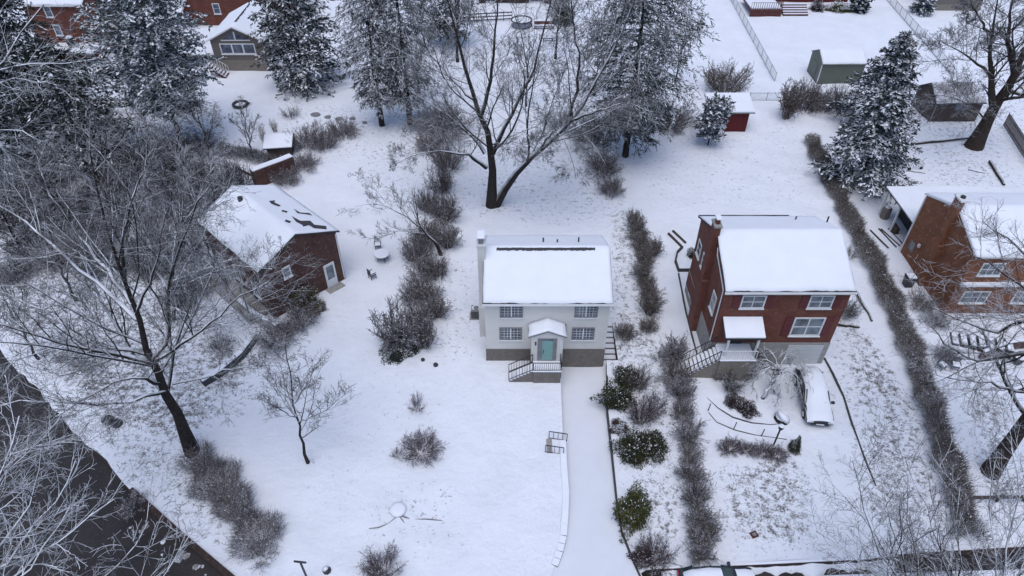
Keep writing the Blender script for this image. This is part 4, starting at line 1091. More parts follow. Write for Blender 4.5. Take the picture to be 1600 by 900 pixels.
for i, (px, py, r, lb) in enumerate(((170, 658, .42, 'left of two'), (184, 663, .36, 'right of two'))):
    p = P(px, py); o = MB().tube([(0, 0, -.1), (0, 0, .2), (.1, .05, .45)], [r, r * 1.05, r * .5], 8).build('dark_rock', 'iron', loc=(p.x, p.y, 0)); tag(o, 'dark rock under the big bare tree beside the road, ' + lb, 'rock', 'rocks by the road')
for i, (px, py, r, lb) in enumerate(((661, 564, .16, 'left of two'), (681, 572, .2, 'right of two'))):
    p = P(px, py); o = MB().tube([(0, 0, -.05), (0, 0, .12), (.03, 0, .22)], [r, r, r * .5], 8).build('small_rock', 'iron', loc=(p.x, p.y, gz(p))); tag(o, 'small dark rock in the snow left of the pale house, ' + lb, 'rock', 'rocks below the hedge')

# ------------------------------------------------------------------ cars
def car(name, label, loc, rz, deep=True):
    o = empty(name, loc, rz, label, 'car')   # local +x is the front
    side = [(-2.25, .32), (-2.3, .62), (-2.22, .98), (-1.6, 1.02), (.95, .98), (1.75, .9), (2.2, .78), (2.32, .55), (2.26, .3)]
    MB().prism([(x, -.88, z) for x, z in side], (0, 1.76, 0)).build('body', 'carpaint', o, bevel=.12)
    cab = [(-2.0, .95), (-1.55, 1.46), (-.6, 1.53), (.15, 1.48), (1.0, .95)]
    mb = MB(); 
    lo = [(x, -.80, z) if z < 1 else (x, -.66, z) for x, z in cab]; hi = [(x, .80, z) if z < 1 else (x, .66, z) for x, z in cab]
    n = len(cab); mb.add(lo + hi, [tuple(range(n)), tuple(range(n, 2 * n))[::-1]] + [(i, (i + 1) % n, n + (i + 1) % n, n + i) for i in range(n)])
    mb.build('cabin_glass', 'carglass', o, bevel=.04)
    mb = MB()
    for y in (-.74, .74):
        MB().bar((-.35, y * 1.01, .97), (-.45, y * .93, 1.5), .09, .05).build('pillar', 'carpaint', o)
        MB().bar((1.0, y * 1.05, .97), (.17, y * .92, 1.48), .08, .06).build('pillar', 'carpaint', o); MB().bar((-2.0, y * 1.05, .97), (-1.52, y * .92, 1.46), .12, .07).build('pillar', 'carpaint', o)
    sm = MB()
    def sheet(prof, w0, w1, th):
        v = []; f = []; n = len(prof); k = 9
        for (x, z), w in zip(prof, [w0 + (w1 - w0) * i / (n - 1) for i in range(n)]):
            for j in range(k):
                t_ = -1 + 2 * j / (k - 1); v.append((x, t_ * w * (1 - .24 * max(0, z - 1.02)), z + .025 * math.sin(3.1 * x + 4 * t_) + th * (1 - abs(t_) ** 4 * 1.9)))
        for i in range(n - 1):
            for j in range(k - 1):
                a = i * k + j; f.append((a, a + 1, a + k + 1, a + k))
        sm.add(v, f)
    if deep:
        sheet([(-2.34, .72), (-2.28, 1.0), (-2.02, 1.08), (-1.6, 1.46), (-1.1, 1.56), (-.6, 1.59), (-.1, 1.57), (.2, 1.5), (.6, 1.28), (1.0, 1.06), (1.2, 1.0), (1.75, .95), (2.2, .84), (2.34, .70)], .84, .88, .15)
        MB().box(.94, 1.0, -.5, .45, 1.155, 1.18).build('wiper', 'iron', o)
    else:
        sheet([(-2.05, .97), (-1.56, 1.49), (-.6, 1.56), (.1, 1.51)], .66, .70, .1)
        sheet([(1.12, .96), (1.75, .91), (2.2, .80)], .8, .8, .09)
    sm.build('snow_cover', 'snow', o, smooth=True)
    for x in (-1.4, 1.45):
        for s_ in (-1, 1):
            w_ = MB().tube([(x, s_ * .9, .33), (x, s_ * .68, .33)], .33, 18).build('wheel', 'rubber', o); MB().tube([(x, s_ * .915, .33), (x, s_ * .9, .33)], .2, 14).build('rim', 'chrome', w_)
    for s_ in (-1, 1):
        MB().box(2.12, 2.33, s_ * .62 - .16, s_ * .62 + .16, .56, .72).build('headlight', 'lens', o, bevel=.03)
        MB().box(-2.31, -2.2, s_ * .66 - .14, s_ * .66 + .14, .68, .88).build('taillight', 'redlens', o, bevel=.02)
        MB().box(.72, .9, s_ * .98 - .11, s_ * .98 + .11, .95, 1.12).build('mirror', 'carpaint', o, bevel=.03)
    MB().box(2.27, 2.34, -.55, .55, .34, .52).build('grille', 'black', o); MB().box(2.3, 2.36, -.25, .25, .40, .5).build('number_plate', 'white', o)
    return o
car('parked_car', 'car blanketed in snow on the driveway below the red brick house', (22.25, 32.4, 0.0), R(-90 - 7)).scale = (1.08, 1.08, 1)
car('parked_car', 'dark car with snowy roof and bare windscreen parked on the lower street', (12.2, 18.62, ROAD_Z), R(2), False)
# ------------------------------------------------------------------ vegetation generators
def nrm(a): return a / np.maximum(np.linalg.norm(a, axis=-1, keepdims=True), 1e-9)

def grow(rng, p0, d0, Ln, r0, r1, n, wig, trop):
    B = len(p0); pts = np.empty((B, n, 3)); pts[:, 0] = p0; d = nrm(d0)
    for i in range(1, n):
        d = nrm(d + rng.normal(0, wig, (B, 3)) + np.array([0, 0, trop]))
        pts[:, i] = pts[:, i - 1] + d * (Ln / (n - 1))[:, None]
    t = np.linspace(0, 1, n)[None]
    rad = r0[:, None] * (1 - t) + r1[:, None] * t
    return pts, rad

def spawn(rng, pts, rad, Ln, k, t0, t1, ang, ratio, short=.5, amin=.0):
    B, n, _ = pts.shape
    t = t0 + (t1 - t0) * (np.arange(k)[None] + rng.random((B, k))) / k
    f = t * (n - 1); i = np.minimum(f.astype(int), n - 2); u = (f - i)[..., None]
    b = np.arange(B)[:, None]
    p = pts[b, i] * (1 - u) + pts[b, i + 1] * u
    tg = nrm(pts[b, i + 1] - pts[b, i])
    r = rad[b, i] * (1 - u[..., 0]) + rad[b, i + 1] * u[..., 0]
    rv = nrm(rng.normal(0, 1, (B, k, 3))); side = nrm(rv - (rv * tg).sum(-1, keepdims=True) * tg)
    a = np.radians(rng.uniform(ang[0], ang[1], (B, k)))[..., None]
    d = tg * np.cos(a) + side * np.sin(a)
    ln = Ln[:, None] * ratio * (1 - short * (t - t0) / max(t1 - t0, 1e-6)) * rng.uniform(.6, 1.25, (B, k))
    return p.reshape(-1, 3), d.reshape(-1, 3), ln.ravel(), r.ravel()

def tubes(sets, s=4):
    """mesh arrays for many tapered branches at once; sets = list of (pts, rad, sides)"""
    V, F, o = [], [], 0
    for pts, rad, s in sets:
        B, n, _ = pts.shape
        tg = np.empty_like(pts); tg[:, 1:-1] = pts[:, 2:] - pts[:, :-2]; tg[:, 0] = pts[:, 1] - pts[:, 0]; tg[:, -1] = pts[:, -1] - pts[:, -2]
        tg = nrm(tg); m = nrm(tg.mean(1)); ref = np.where(np.abs(m[:, 2:3]) < .8, np.array([[0, 0, 1.]]), np.array([[1., 0, 0]]))
        u = nrm(np.cross(tg, ref[:, None])); w_ = np.cross(tg, u)
        a = np.arange(s) * 2 * np.pi / s + .5
        v = pts[:, :, None] + rad[:, :, None, None] * (np.cos(a)[None, None, :, None] * u[:, :, None] + np.sin(a)[None, None, :, None] * w_[:, :, None])
        idx = (np.arange(B)[:, None, None] * n + np.arange(n - 1)[None, :, None]) * s
        k = np.arange(s)[None, None]; k2 = (k + 1) % s
        f = np.stack([idx + k, idx + s + k, idx + s + k2, idx + k2], -1).reshape(-1, 4) + o
        V.append(v.reshape(-1, 3)); F.append(f); o += B * n * s
    return np.concatenate(V), np.concatenate(F)

def np_mesh(name, V, F, mats, mi=None, smooth=False):
    me = bpy.data.meshes.new(name); n = len(F); q = F.shape[1]
    me.vertices.add(len(V)); me.vertices.foreach_set('co', np.ascontiguousarray(V, np.float32).ravel())
    me.loops.add(n * q); me.loops.foreach_set('vertex_index', np.ascontiguousarray(F, np.int32).ravel())
    me.polygons.add(n); me.polygons.foreach_set('loop_start', np.arange(n, dtype=np.int32) * q)
    for k in mats: me.materials.append(MAT[k])
    if mi is not None: me.polygons.foreach_set('material_index', np.ascontiguousarray(mi, np.int32))
    if smooth: me.polygons.foreach_set('use_smooth', np.ones(n, bool))
    me.update(calc_edges=True); return me

def mobj(name, me, parent=None, loc=None):
    o = bpy.data.objects.new(name, me); COL.objects.link(o)
    if parent: o.parent = parent
    if loc is not None: o.location = loc
    return o

def poly_level(paths, n=12):
    """resample hand surveyed limbs [(points, r0, r1)] to one array"""
    P_, R_, L_ = [], [], []
    for pts, r0, r1 in paths:
        p = np.array([tuple(q) for q in pts], float); s = np.concatenate([[0], np.cumsum(np.linalg.norm(np.diff(p, axis=0), axis=1))])
        t = np.linspace(0, s[-1], n); P_.append(np.stack([np.interp(t, s, p[:, k]) for k in range(3)], 1))
        R_.append(r1 + (r0 - r1) * (1 - np.linspace(0, 1, n)) ** 1.6); L_.append(s[-1])
    P_ = np.array(P_); rng = np.random.default_rng(len(paths)); P_[:, 1:-1] += rng.normal(0, .06, P_[:, 1:-1].shape)
    return P_, np.array(R_), np.array(L_)

def bare_tree(name, label, base, limbs, seed, spec, barkm='bark', twigm='twig', group=None, cat='tree', droop=0.0, rmin=.014, name0=None):
    """limbs: hand surveyed stems/main limbs in world space; spec: (k, t0, angle range, ratio, rel radius, wiggle, tropism) per level"""
    rng = np.random.default_rng(seed); base = Vector(base)
    pts, rad, Ln = poly_level([([Vector(p) - base for p in pp], a, b) for pp, a, b in limbs])
    rad[0, 0] *= 1.3; rad[0, 1] *= 1.1; pts[0, 0, 2] -= .15
    sets = [[(pts, rad, 10)], []]
    for lv, (k, t0, ang, ratio, rr, wig, trop) in enumerate(spec):
        p, d, ln, r = spawn(rng, pts, rad, Ln, k, t0, 1.0, ang, ratio)
        r0 = np.clip(r * rr, rmin, None); r1 = np.clip(r0 * .35, rmin * .7, None)
        n = (8, 6, 5, 4)[lv] if lv < 4 else 4
        pts, rad = grow(rng, p, d, ln, r0, r1, n, wig, trop); Ln = ln
        # nothing grows into the ground
        pts[..., 2] = np.maximum(pts[..., 2], .15)
        sets[0 if lv <= 1 else 1].append((pts, rad, (6, 4, 3, 3)[lv] if lv < 4 else 3))
    root = empty(name, base, 0, label, cat, group)
    V, F = tubes(sets[0]); mobj('trunk', np_mesh('trunk', V, F, [barkm], smooth=True), root)
    V, F = tubes(sets[1]); mobj('crown', np_mesh('crown', V, F, [twigm]), root)
    return root

SP_BIG = [(7, .25, (25, 60), .42, .62, .10, .05), (6, .2, (25, 60), .5, .6, .13, .04), (6, .15, (25, 65), .5, .6, .15, .03), (4, .15, (25, 65), .55, .65, .16, .02)]
SP_MED = [(8, .25, (25, 55), .45, .6, .09, .07), (6, .2, (25, 55), .5, .6, .12, .05), (5, .15, (25, 60), .55, .65, .14, .03)]

# --- shrubs (shared meshes)
SHRUB = {}
def shrub_mesh(kind, m, var):
    key = (kind, m, var)
    if key in SHRUB: return SHRUB[key]
    rng = np.random.default_rng(100 + var + 13 * len(kind))
    S, k1, k2, up, r = dict(thicket=(64, 7, 5, .6, .010), vase=(34, 7, 5, 1.25, .012), mound=(80, 6, 5, .35, .009), brush=(32, 6, 3, .9, .010))[kind]
    a = rng.uniform(0, 2 * np.pi, S); q = np.sqrt(rng.random(S))
    p0 = np.stack([q * np.cos(a) * .45, q * np.sin(a) * .45, np.zeros(S) - .02], 1)
    d0 = np.stack([np.cos(a) * q, np.sin(a) * q, np.full(S, up)], 1) + rng.normal(0, .2, (S, 3)); d0[:, 2] = np.abs(d0[:, 2]) + .25
    if kind == 'vase': p0 *= .35
    Ln = rng.uniform(.7, 1.15, S) * (.85 if kind == 'mound' else 1.0)
    pts, rad = grow(rng, p0, d0, Ln, np.full(S, r * 1.4), np.full(S, r * .6), 6, .12, .02); sets = [(pts, rad, 4)]
    p, d, ln, r_ = spawn(rng, pts, rad, Ln, k1, .15, 1, (25, 65), .5); pts, rad = grow(rng, p, d, ln, np.full(len(ln), r * .8), np.full(len(ln), r * .5), 4, .18, .03); sets.append((pts, rad, 3))
    p, d, ln, r_ = spawn(rng, pts, rad, ln, k2, .15, 1, (25, 70), .55); pts, rad = grow(rng, p, d, ln, np.full(len(ln), r * .6), np.full(len(ln), r * .4), 3, .2, .02); sets.append((pts, rad, 3))
    V, F = tubes(sets); V[:, 2] = np.maximum(V[:, 2], -.05)
    e = np.percentile(np.hypot(V[:, 0], V[:, 1]), 90); V[:, :2] /= e; zs = np.percentile(V[:, 2], 95); V[:, 2] /= zs
    # bits of snow caught in the twigs
    c = pts[rng.integers(0, len(pts), 420), 1]; c = c[(rng.random(len(c)) < .4 + .6 * c[:, 2] / max(c[:, 2].max(), .1))].copy(); c[:, :2] /= e; c[:, 2] /= zs
    c[:, 2] = np.maximum(c[:, 2], .05); nq = len(c)
    Vs, Fs = leaves(c, rng.normal(0, 1, (nq, 3)) * np.array([1, 1, .3]), rng.uniform(.02, .06, nq), rng.uniform(.02, .045, nq), rng.normal(0, .3, (nq, 3)) + np.array([0, 0, 1.]))
    mi = np.concatenate([np.zeros(len(F), int), np.ones(len(Fs), int)])
    SHRUB[key] = np_mesh('twigs', np.concatenate([V, Vs]), np.concatenate([F, Fs + len(V)]), [m, 'snow'], mi); return SHRUB[key]

_n = [0]
def shrub(name, label, px, py, rw, hh, kind='thicket', m='shrub', group=None, ry=None, cat='shrub', rz=None, grow_=None):
    _n[0] += 1; p = P(px, py)
    o = mobj(name, shrub_mesh(kind, m, _n[0] % 3), None, (p.x, p.y, gz(p)))
    if group: q = random.Random(_n[0]); rw *= q.uniform(.78, 1.12); ry = rw * q.uniform(.8, 1.25); hh *= q.uniform(.7, 1.2)
    o.scale = (rw, ry or rw, hh); o.rotation_euler = (0, 0, rz if rz is not None else _n[0] * 1.9)
    return tag(o, label, cat, group)

# --- foliage made of many small leaf shaped faces
def leaves(P_, D, Ln, Wd, Nn):
    """rhombic leaf faces: base P_, direction D, length, width, normal hint"""
    D = nrm(D); S = nrm(np.cross(D, Nn)); up = np.cross(S, D)
    a = P_; c = P_ + D * Ln[:, None]; m = P_ + D * (Ln * .5)[:, None]
    b = m + S * (Wd / 2)[:, None] - up * (Wd * .12)[:, None]; d = m - S * (Wd / 2)[:, None] - up * (Wd * .12)[:, None]
    V = np.stack([a, b, c, d], 1).reshape(-1, 3); F = np.arange(len(V)).reshape(-1, 4); return V, F

LEAFB = {}
def leafy_mesh(m, var, n=5200, size=.056, snow=.25, cone=False):
    key = (m, var, cone, snow)
    if key in LEAFB: return LEAFB[key]
    rng = np.random.default_rng(50 + var)
    q = nrm(rng.normal(0, 1, (n, 3))); q[:, 2] = np.abs(q[:, 2])
    lump = .92 + .30 * np.sin(5 * q[:, 0] + var) * np.cos(4.3 * q[:, 1] + 2 * var) + .14 * np.sin(9 * q[:, 2] + 3 * q[:, 0])
    rr = (rng.random(n) ** .35) * lump
    p = q * rr[:, None]
    if cone: p[:, :2] *= (1 - .85 * np.clip(p[:, 2:3], 0, 1)) * 1.25
    d = nrm(q * .6 + rng.normal(0, .6, (n, 3))); nn = nrm(rng.normal(0, .6, (n, 3)) + np.array([0, 0, 1.]))
    ln = rng.uniform(.7, 1.4, n) * size * 1.6
    V, F = leaves(p, d, ln, ln * .5, nn)
    top = (q[:, 2] * rr > .35) & (rng.random(n) < snow * 1.0) & (np.sin(4.2 * p[:, 0] + 1.1 * var) * np.sin(3.7 * p[:, 1]) > -.35)
    # twigs inside
    me = np_mesh('foliage', V, F, [m, 'snow'], top.astype(int)); LEAFB[key] = me; return me

def leafy(name, label, px, py, rw, hh, m='leaf', ry=None, snow=.25, group=None, cone=False, cat='shrub'):
    _n[0] += 1; p = P(px, py); o = mobj(name, leafy_mesh(m, _n[0] % 3, snow=snow, cone=cone), None, (p.x, p.y, gz(p) - .03))
    o.scale = (rw, ry or rw, hh); o.rotation_euler = (0, 0, _n[0] * 2.3); return tag(o, label, cat, group)

def conifer(name, label, base, H, Rb, seed, m='needle', snow=.4, z0=.06, nb=130, prof='cone', droop=-.25, spray=(.5, .2), kb=12, ks=5, barkm='bark', lean=(0, 0), up0=.1, group=None, sub=.42, snowlift=.03, rtr=None):
    rng = np.random.default_rng(seed); base = Vector(base)
    zt = np.linspace(0, 1, 14); tp = np.stack([lean[0] * zt * H, lean[1] * zt * H, zt * H], 1)
    rt = rtr or H * .016
    tr = (tp[None], (rt * (1 - .9 * zt))[None], 9)
    t = np.sort(z0 + (1 - z0) * (np.arange(nb) + rng.random(nb)) / nb)
    f = dict(cone=lambda x: np.minimum((1 - x) ** .75 + .03, .55 + 2.2 * x), column=lambda x: np.minimum(1, (1 - x) * 2.6 + .12), round=lambda x: np.sqrt(np.clip(1 - ((x - .5) / .56) ** 2, .02, 1)),
             larch=lambda x: .35 + .65 * np.sin(np.pi * np.clip(x * .8 + .1, 0, 1)))[prof]
    s = (t - z0) / (1 - z0); ln = Rb * f(s) * rng.uniform(.72, 1.12, nb)
    az = np.arange(nb) * 2.39996 + rng.normal(0, .35, nb)
    d = np.stack([np.cos(az), np.sin(az), np.full(nb, up0) + .5 * s * (prof != 'larch')], 1)
    p = np.stack([np.interp(t, zt, tp[:, k]) for k in range(3)], 1)
    pts, rad = grow(rng, p, d, ln, np.clip(ln * .014, .02, .09), np.full(nb, .012), 7, .07, droop * .3)
    p2, d2, l2, _ = spawn(rng, pts, rad, ln, kb, .12, 1.0, (35, 70), sub, short=.6)
    l2 = np.maximum(l2, .25)
    d2 = nrm(d2 * np.array([1, 1, .45]) + np.array([0, 0, droop * .5]))
    pts2, rad2 = grow(rng, p2, d2, l2, np.full(len(l2), .014), np.full(len(l2), .008), 4, .1, droop * .35)
    p3, d3, l3, _ = spawn(rng, pts2, rad2, l2, ks, .0, 1.0, (10, 55), .5)
    n = len(p3); sl = rng.uniform(.6, 1.3, n) * spray[0]; sw = rng.uniform(.7, 1.3, n) * spray[1]
    nh = nrm(rng.normal(0, .55, (n, 3)) + np.array([0, 0, 1.]))
    V1, F1 = leaves(p3, d3, sl, sw, nh)
    V2, F2 = leaves(p3, d3, sl * .9, sw, nrm(np.cross(nrm(d3), nh) + rng.normal(0, .2, (n, 3))))
    # snow rests on the upper side of some sprays, in clumps along a bough
    bough = np.repeat(rng.random(len(p2)), ks)
    pick = (bough * .7 + rng.random(n) * .3) < snow
    ds = nrm(d3[pick] * np.array([1, 1, .5])); ns = nrm(rng.normal(0, .22, (pick.sum(), 3)) + np.array([0, 0, 1.]))
    V3, F3 = leaves(p3[pick] + np.array([0, 0, snowlift]), ds, sl[pick] * 1.0, sw[pick] * 1.4, ns)
    V = np.concatenate([V1, V2, V3]); F = np.concatenate([F1, F2 + len(V1), F3 + len(V1) + len(V2)])
    mi = np.concatenate([np.zeros(len(F1) + len(F2), int), np.ones(len(F3), int)])
    root = empty(name, base, 0, label, 'tree', group)
    Vt, Ft = tubes([tr, (pts, rad, 4), (pts2, rad2, 3)]); mobj('trunk', np_mesh('trunk', Vt, Ft, [barkm]), root)
    mobj('crown', np_mesh('crown', V, F, [m, 'snow'], mi), root); return root

# ------------------------------------------------------------------ trees
def W3(Y, *pp): return [W(px, py, Y + dy) for px, py, dy in pp]

# big bare tree at left
b = P(300, 705); Y = b.y
bare_tree('bare_tree', 'largest bare tree at left, dark leaning trunk and many snow lined limbs beside the road', b, [
    (W3(Y, (300, 705, 0), (272, 640, 0), (247, 585, 0), (233, 552, 0), (224, 525, .1), (213, 495, .3), (200, 455, .5), (182, 400, .8), (165, 345, 1.2), (150, 290, 1.5), (140, 235, 2)), .43, .04),
    (W3(Y, (240, 567, 0), (190, 553, -.6), (130, 545, -1.4), (75, 528, -2.0), (10, 512, -2.6), (-60, 500, -3)), .2, .05),
    (W3(Y, (228, 552, 0), (180, 540, .8), (120, 520, 1.8), (60, 480, 2.8), (0, 455, 3.4)), .17, .04),
    (W3(Y, (215, 500, .3), (150, 440, 2), (85, 385, 3.4), (30, 340, 5), (-40, 300, 6)), .15, .04),
    (W3(Y, (206, 475, .4), (165, 420, 1.5), (120, 365, 2.5), (85, 310, 3), (60, 260, 4)), .15, .04),
    (W3(Y, (238, 560, 0), (256, 545, .5), (262, 510, 1), (262, 460, 1.6), (275, 400, 2.0), (300, 340, 2.2), (330, 290, 2.5)), .17, .04),
    (W3(Y, (245, 562, 0), (290, 535, -1), (335, 500, -1.5), (375, 462, -2), (420, 440, -2.4)), .13, .03),
    (W3(Y, (195, 440, .6), (190, 380, 1), (205, 320, 1.8), (225, 270, 2.4), (230, 220, 3)), .12, .03),
    (W3(Y, (212, 490, .3), (240, 430, .9), (250, 370, 1.5), (268, 300, 2)), .1, .03),
    (W3(Y, (262, 610, 0), (230, 620, -1.5), (185, 632, -2.4), (110, 630, -3.2), (40, 625, -3.6), (-20, 640, -4)), .13, .03),
    (W3(Y, (255, 600, 0), (215, 590, -1.4), (170, 600, -2.4), (90, 650, -3.6), (30, 690, -4.2)), .11, .03),
    (W3(Y, (270, 600, .3), (330, 585, .6), (390, 570, .8), (450, 575, 1.2)), .09, .025),
    ], 11, [(11, .15, (25, 65), .48, .42, .08, .05), (7, .15, (25, 60), .58, .55, .10, .03), (6, .1, (22, 60), .62, .6, .12, .01), (3, .15, (22, 60), .7, .7, .13, .0)], 'bark', 'twig', rmin=.010)

# pale snow plastered tree in front of the brown house
b = P(268, 500); Y = b.y
bare_tree('snowy_bare_tree', 'slender multi stemmed tree with snow white upright branches left of the brown brick house', b, [
    (W3(Y, (268, 500, 0), (268, 440, .1), (270, 400, .2), (280, 360, .3), (290, 300, .5), (290, 230, .6)), .2, .04),
    (W3(Y, (270, 420, .1), (275, 370, .3), (300, 330, .5), (322, 280, .7), (345, 245, .8)), .12, .03),
    (W3(Y, (268, 440, .1), (305, 425, -.5), (345, 410, -1), (400, 395, -1.4)), .10, .03),
    (W3(Y, (268, 450, .1), (300, 440, -1.0), (330, 425, -1.6), (370, 415, -1.9), (425, 420, -2.4)), .09, .03),
    (W3(Y, (268, 460, .0), (240, 420, .8), (232, 370, 1.2), (240, 300, 1.6)), .1, .03),
    (W3(Y, (270, 480, 0), (310, 500, -1.4), (345, 470, -2.2), (380, 440, -2.9)), .09, .03)], 12,
    [(12, .2, (20, 55), .36, .5, .1, .08), (8, .15, (25, 60), .52, .6, .13, .04), (6, .1, (25, 60), .6, .65, .15, .0)], 'bark_snowy', 'twig_snowy', rmin=.010)

b = W(-95, 330, 46); b.z = 0; 
bare_tree('pale_limbed_tree', 'tree mostly outside the upper left corner, long snow white limbs reaching in over the firs', b, [
    ([b, b + Vector((.4, 0, 5)), W(-60, 190, 46), W(-30, 130, 46), W(8, 92, 46.3), W(32, 48, 46.6), W(68, 8, 47)], .34, .05),
    ([W(-60, 190, 46), W(0, 108, 46), W(50, 98, 45.6), W(110, 98, 45.2), W(150, 92, 45)], .12, .03),
    ([W(-60, 190, 46), W(-10, 128, 45.4), W(40, 124, 45), W(75, 128, 44.6)], .1, .03),
    ([W(-70, 230, 46), W(-20, 205, 45), W(30, 203, 44.4), W(70, 222, 44)], .1, .03)], 77,
    [(9, .25, (20, 55), .4, .45, .1, .03), (6, .15, (25, 60), .52, .6, .13, .0), (4, .1, (25, 60), .6, .65, .15, .0)], 'bark_snowy', 'twig_snowy', rmin=.010)

# small tree on the front lawn
b = P(481, 722); Y = b.y
bare_tree('small_bare_tree', 'small slim bare tree standing alone on the snowy front lawn', b, [
    (W3(Y, (481, 722, 0), (472, 690, 0), (464, 655, 0), (458, 620, .1), (452, 580, .2), (446, 540, .3)), .11, .025),
    (W3(Y, (463, 650, 0), (440, 620, .4), (420, 595, .6), (400, 575, .9)), .06, .015),
    (W3(Y, (460, 630, 0), (480, 600, .3), (496, 570, .6)), .06, .015),
    (W3(Y, (466, 660, 0), (500, 645, -.4), (540, 615, -.7)), .05, .015),
    (W3(Y, (464, 652, 0), (435, 640, -.5), (405, 622, -1.0)), .05, .015)], 13,
    [(12, .18, (25, 55), .42, .6, .07, .06), (7, .15, (25, 55), .5, .6, .1, .04), (4, .1, (25, 60), .55, .7, .12, .02)], 'bark', 'twig', rmin=.011)

# central big tree
b = P(771, 321); Y = b.y
bare_tree('twin_trunk_tree', 'tall bare tree with twin trunks behind the pale house, spreading over the snow', b, [
    (W3(Y, (768, 322, 0), (769, 285, 0), (769, 250, 0), (764, 215, 0), (752, 180, 0), (738, 150, .2), (727, 110, .4), (716, 60, .6), (700, 0, 1), (690, -50, 1)), .5, .05),
    (W3(Y, (775, 322, 0), (788, 295, 0), (806, 272, -.2), (835, 240, -.3), (868, 212, -.3), (890, 190, -.2), (912, 160, 0), (935, 120, .4), (960, 75, 1), (985, 20, 2), (1000, -40, 3)), .44, .05),
    (W3(Y, (770, 240, 0), (790, 195, .3), (815, 150, .6), (838, 100, 1), (850, 40, 1.5), (868, -30, 2)), .26, .05),
    (W3(Y, (752, 180, 0), (765, 130, .4), (772, 80, .8), (775, 20, 1.2), (790, -40, 1.5)), .22, .05),
    (W3(Y, (760, 262, 0), (730, 240, -.8), (690, 236, -1.6), (650, 240, -2.2), (615, 258, -2.6)), .22, .03),
    (W3(Y, (758, 240, 0), (740, 215, .6), (700, 180, 1), (650, 150, 1.6), (620, 118, 2)), .2, .03),
    (W3(Y, (740, 155, .2), (700, 120, 1), (670, 80, 1.4), (650, 30, 1.8)), .16, .03),
    (W3(Y, (893, 188, -.2), (940, 172, -1.4), (980, 160, -2.2), (1020, 175, -2.8)), .16, .03),
    (W3(Y, (885, 196, -.2), (903, 140, .4), (905, 90, .8), (895, 40, 1.2), (890, -20, 1.6)), .2, .04),
    (W3(Y, (845, 232, -.3), (865, 205, -1.8), (880, 215, -2.8), (893, 245, -3.6), (900, 280, -4)), .10, .02),
    (W3(Y, (820, 255, -.2), (850, 205, 1.2), (862, 160, 2), (880, 115, 2.8)), .14, .03),
    (W3(Y, (770, 225, 0), (800, 222, -2), (830, 225, -3), (850, 240, -3.4)), .09, .02)], 14,
    [(12, .2, (25, 60), .44, .38, .08, .05), (7, .15, (25, 60), .56, .55, .10, .02), (6, .12, (22, 60), .62, .6, .12, .0), (4, .1, (22, 60), .68, .7, .14, -.03)], 'bark', 'twig', rmin=.012)

# leaning little tree by the hedge
b = P(689, 397); Y = b.y
bare_tree('leaning_tree', 'small bare tree leaning far to the left out of the hedge over the lawn', b, [
    (W3(Y, (689, 397, 0), (682, 380, -.3), (660, 358, -.6), (630, 335, -.8), (605, 322, -1), (578, 316, -1), (556, 322, -1)), .16, .025),
    (W3(Y, (655, 355, -.6), (620, 362, -1.6), (590, 372, -2), (560, 370, -2.4)), .06, .015),
    (W3(Y, (612, 325, -1), (590, 300, -.2), (570, 280, .2), (556, 268, .4)), .06, .015),
    (W3(Y, (635, 338, -.8), (625, 315, .2), (615, 290, .6)), .05, .015)], 15,
    [(11, .25, (25, 60), .34, .6, .1, .06), (7, .15, (25, 60), .5, .6, .13, .02), (5, .1, (25, 60), .55, .7, .15, .0)], 'bark', 'twig', rmin=.012)

# big tree upper right
b = P(1522, 228); Y = b.y
bare_tree('old_spreading_tree', 'old thick trunked bare tree beside the dark brown shed at upper right', b, [
    (W3(Y, (1522, 228, 0), (1540, 195, 0), (1556, 165, 0), (1575, 135, 0), (1592, 100, 0), (1612, 60, .4), (1640, 0, 1)), .82, .2),
    (W3(Y, (1553, 170, 0), (1550, 130, .4), (1547, 90, .8), (1553, 40, 1.2), (1562, -20, 1.6)), .42, .06),
    (W3(Y, (1585, 115, 0), (1575, 60, .6), (1580, 10, 1), (1590, -40, 1.4)), .35, .06),
    (W3(Y, (1550, 120, .4), (1525, 95, .2), (1490, 75, -.4), (1460, 60, -.8)), .2, .03),
    (W3(Y, (1553, 60, 1.2), (1530, 30, 1), (1510, -10, 1)), .2, .04),
    (W3(Y, (1545, 190, 0), (1520, 168, -2), (1505, 158, -3), (1480, 150, -3.6), (1440, 148, -4.2)), .12, .03),
    (W3(Y, (1570, 140, 0), (1600, 150, -1.4), (1640, 140, -2)), .3, .05)], 16,
    [(12, .25, (25, 60), .42, .42, .10, .03), (8, .15, (25, 60), .52, .55, .13, .02), (6, .12, (25, 65), .58, .6, .15, .0), (4, .1, (25, 65), .62, .7, .16, .0)], 'bark_brown', 'twig')

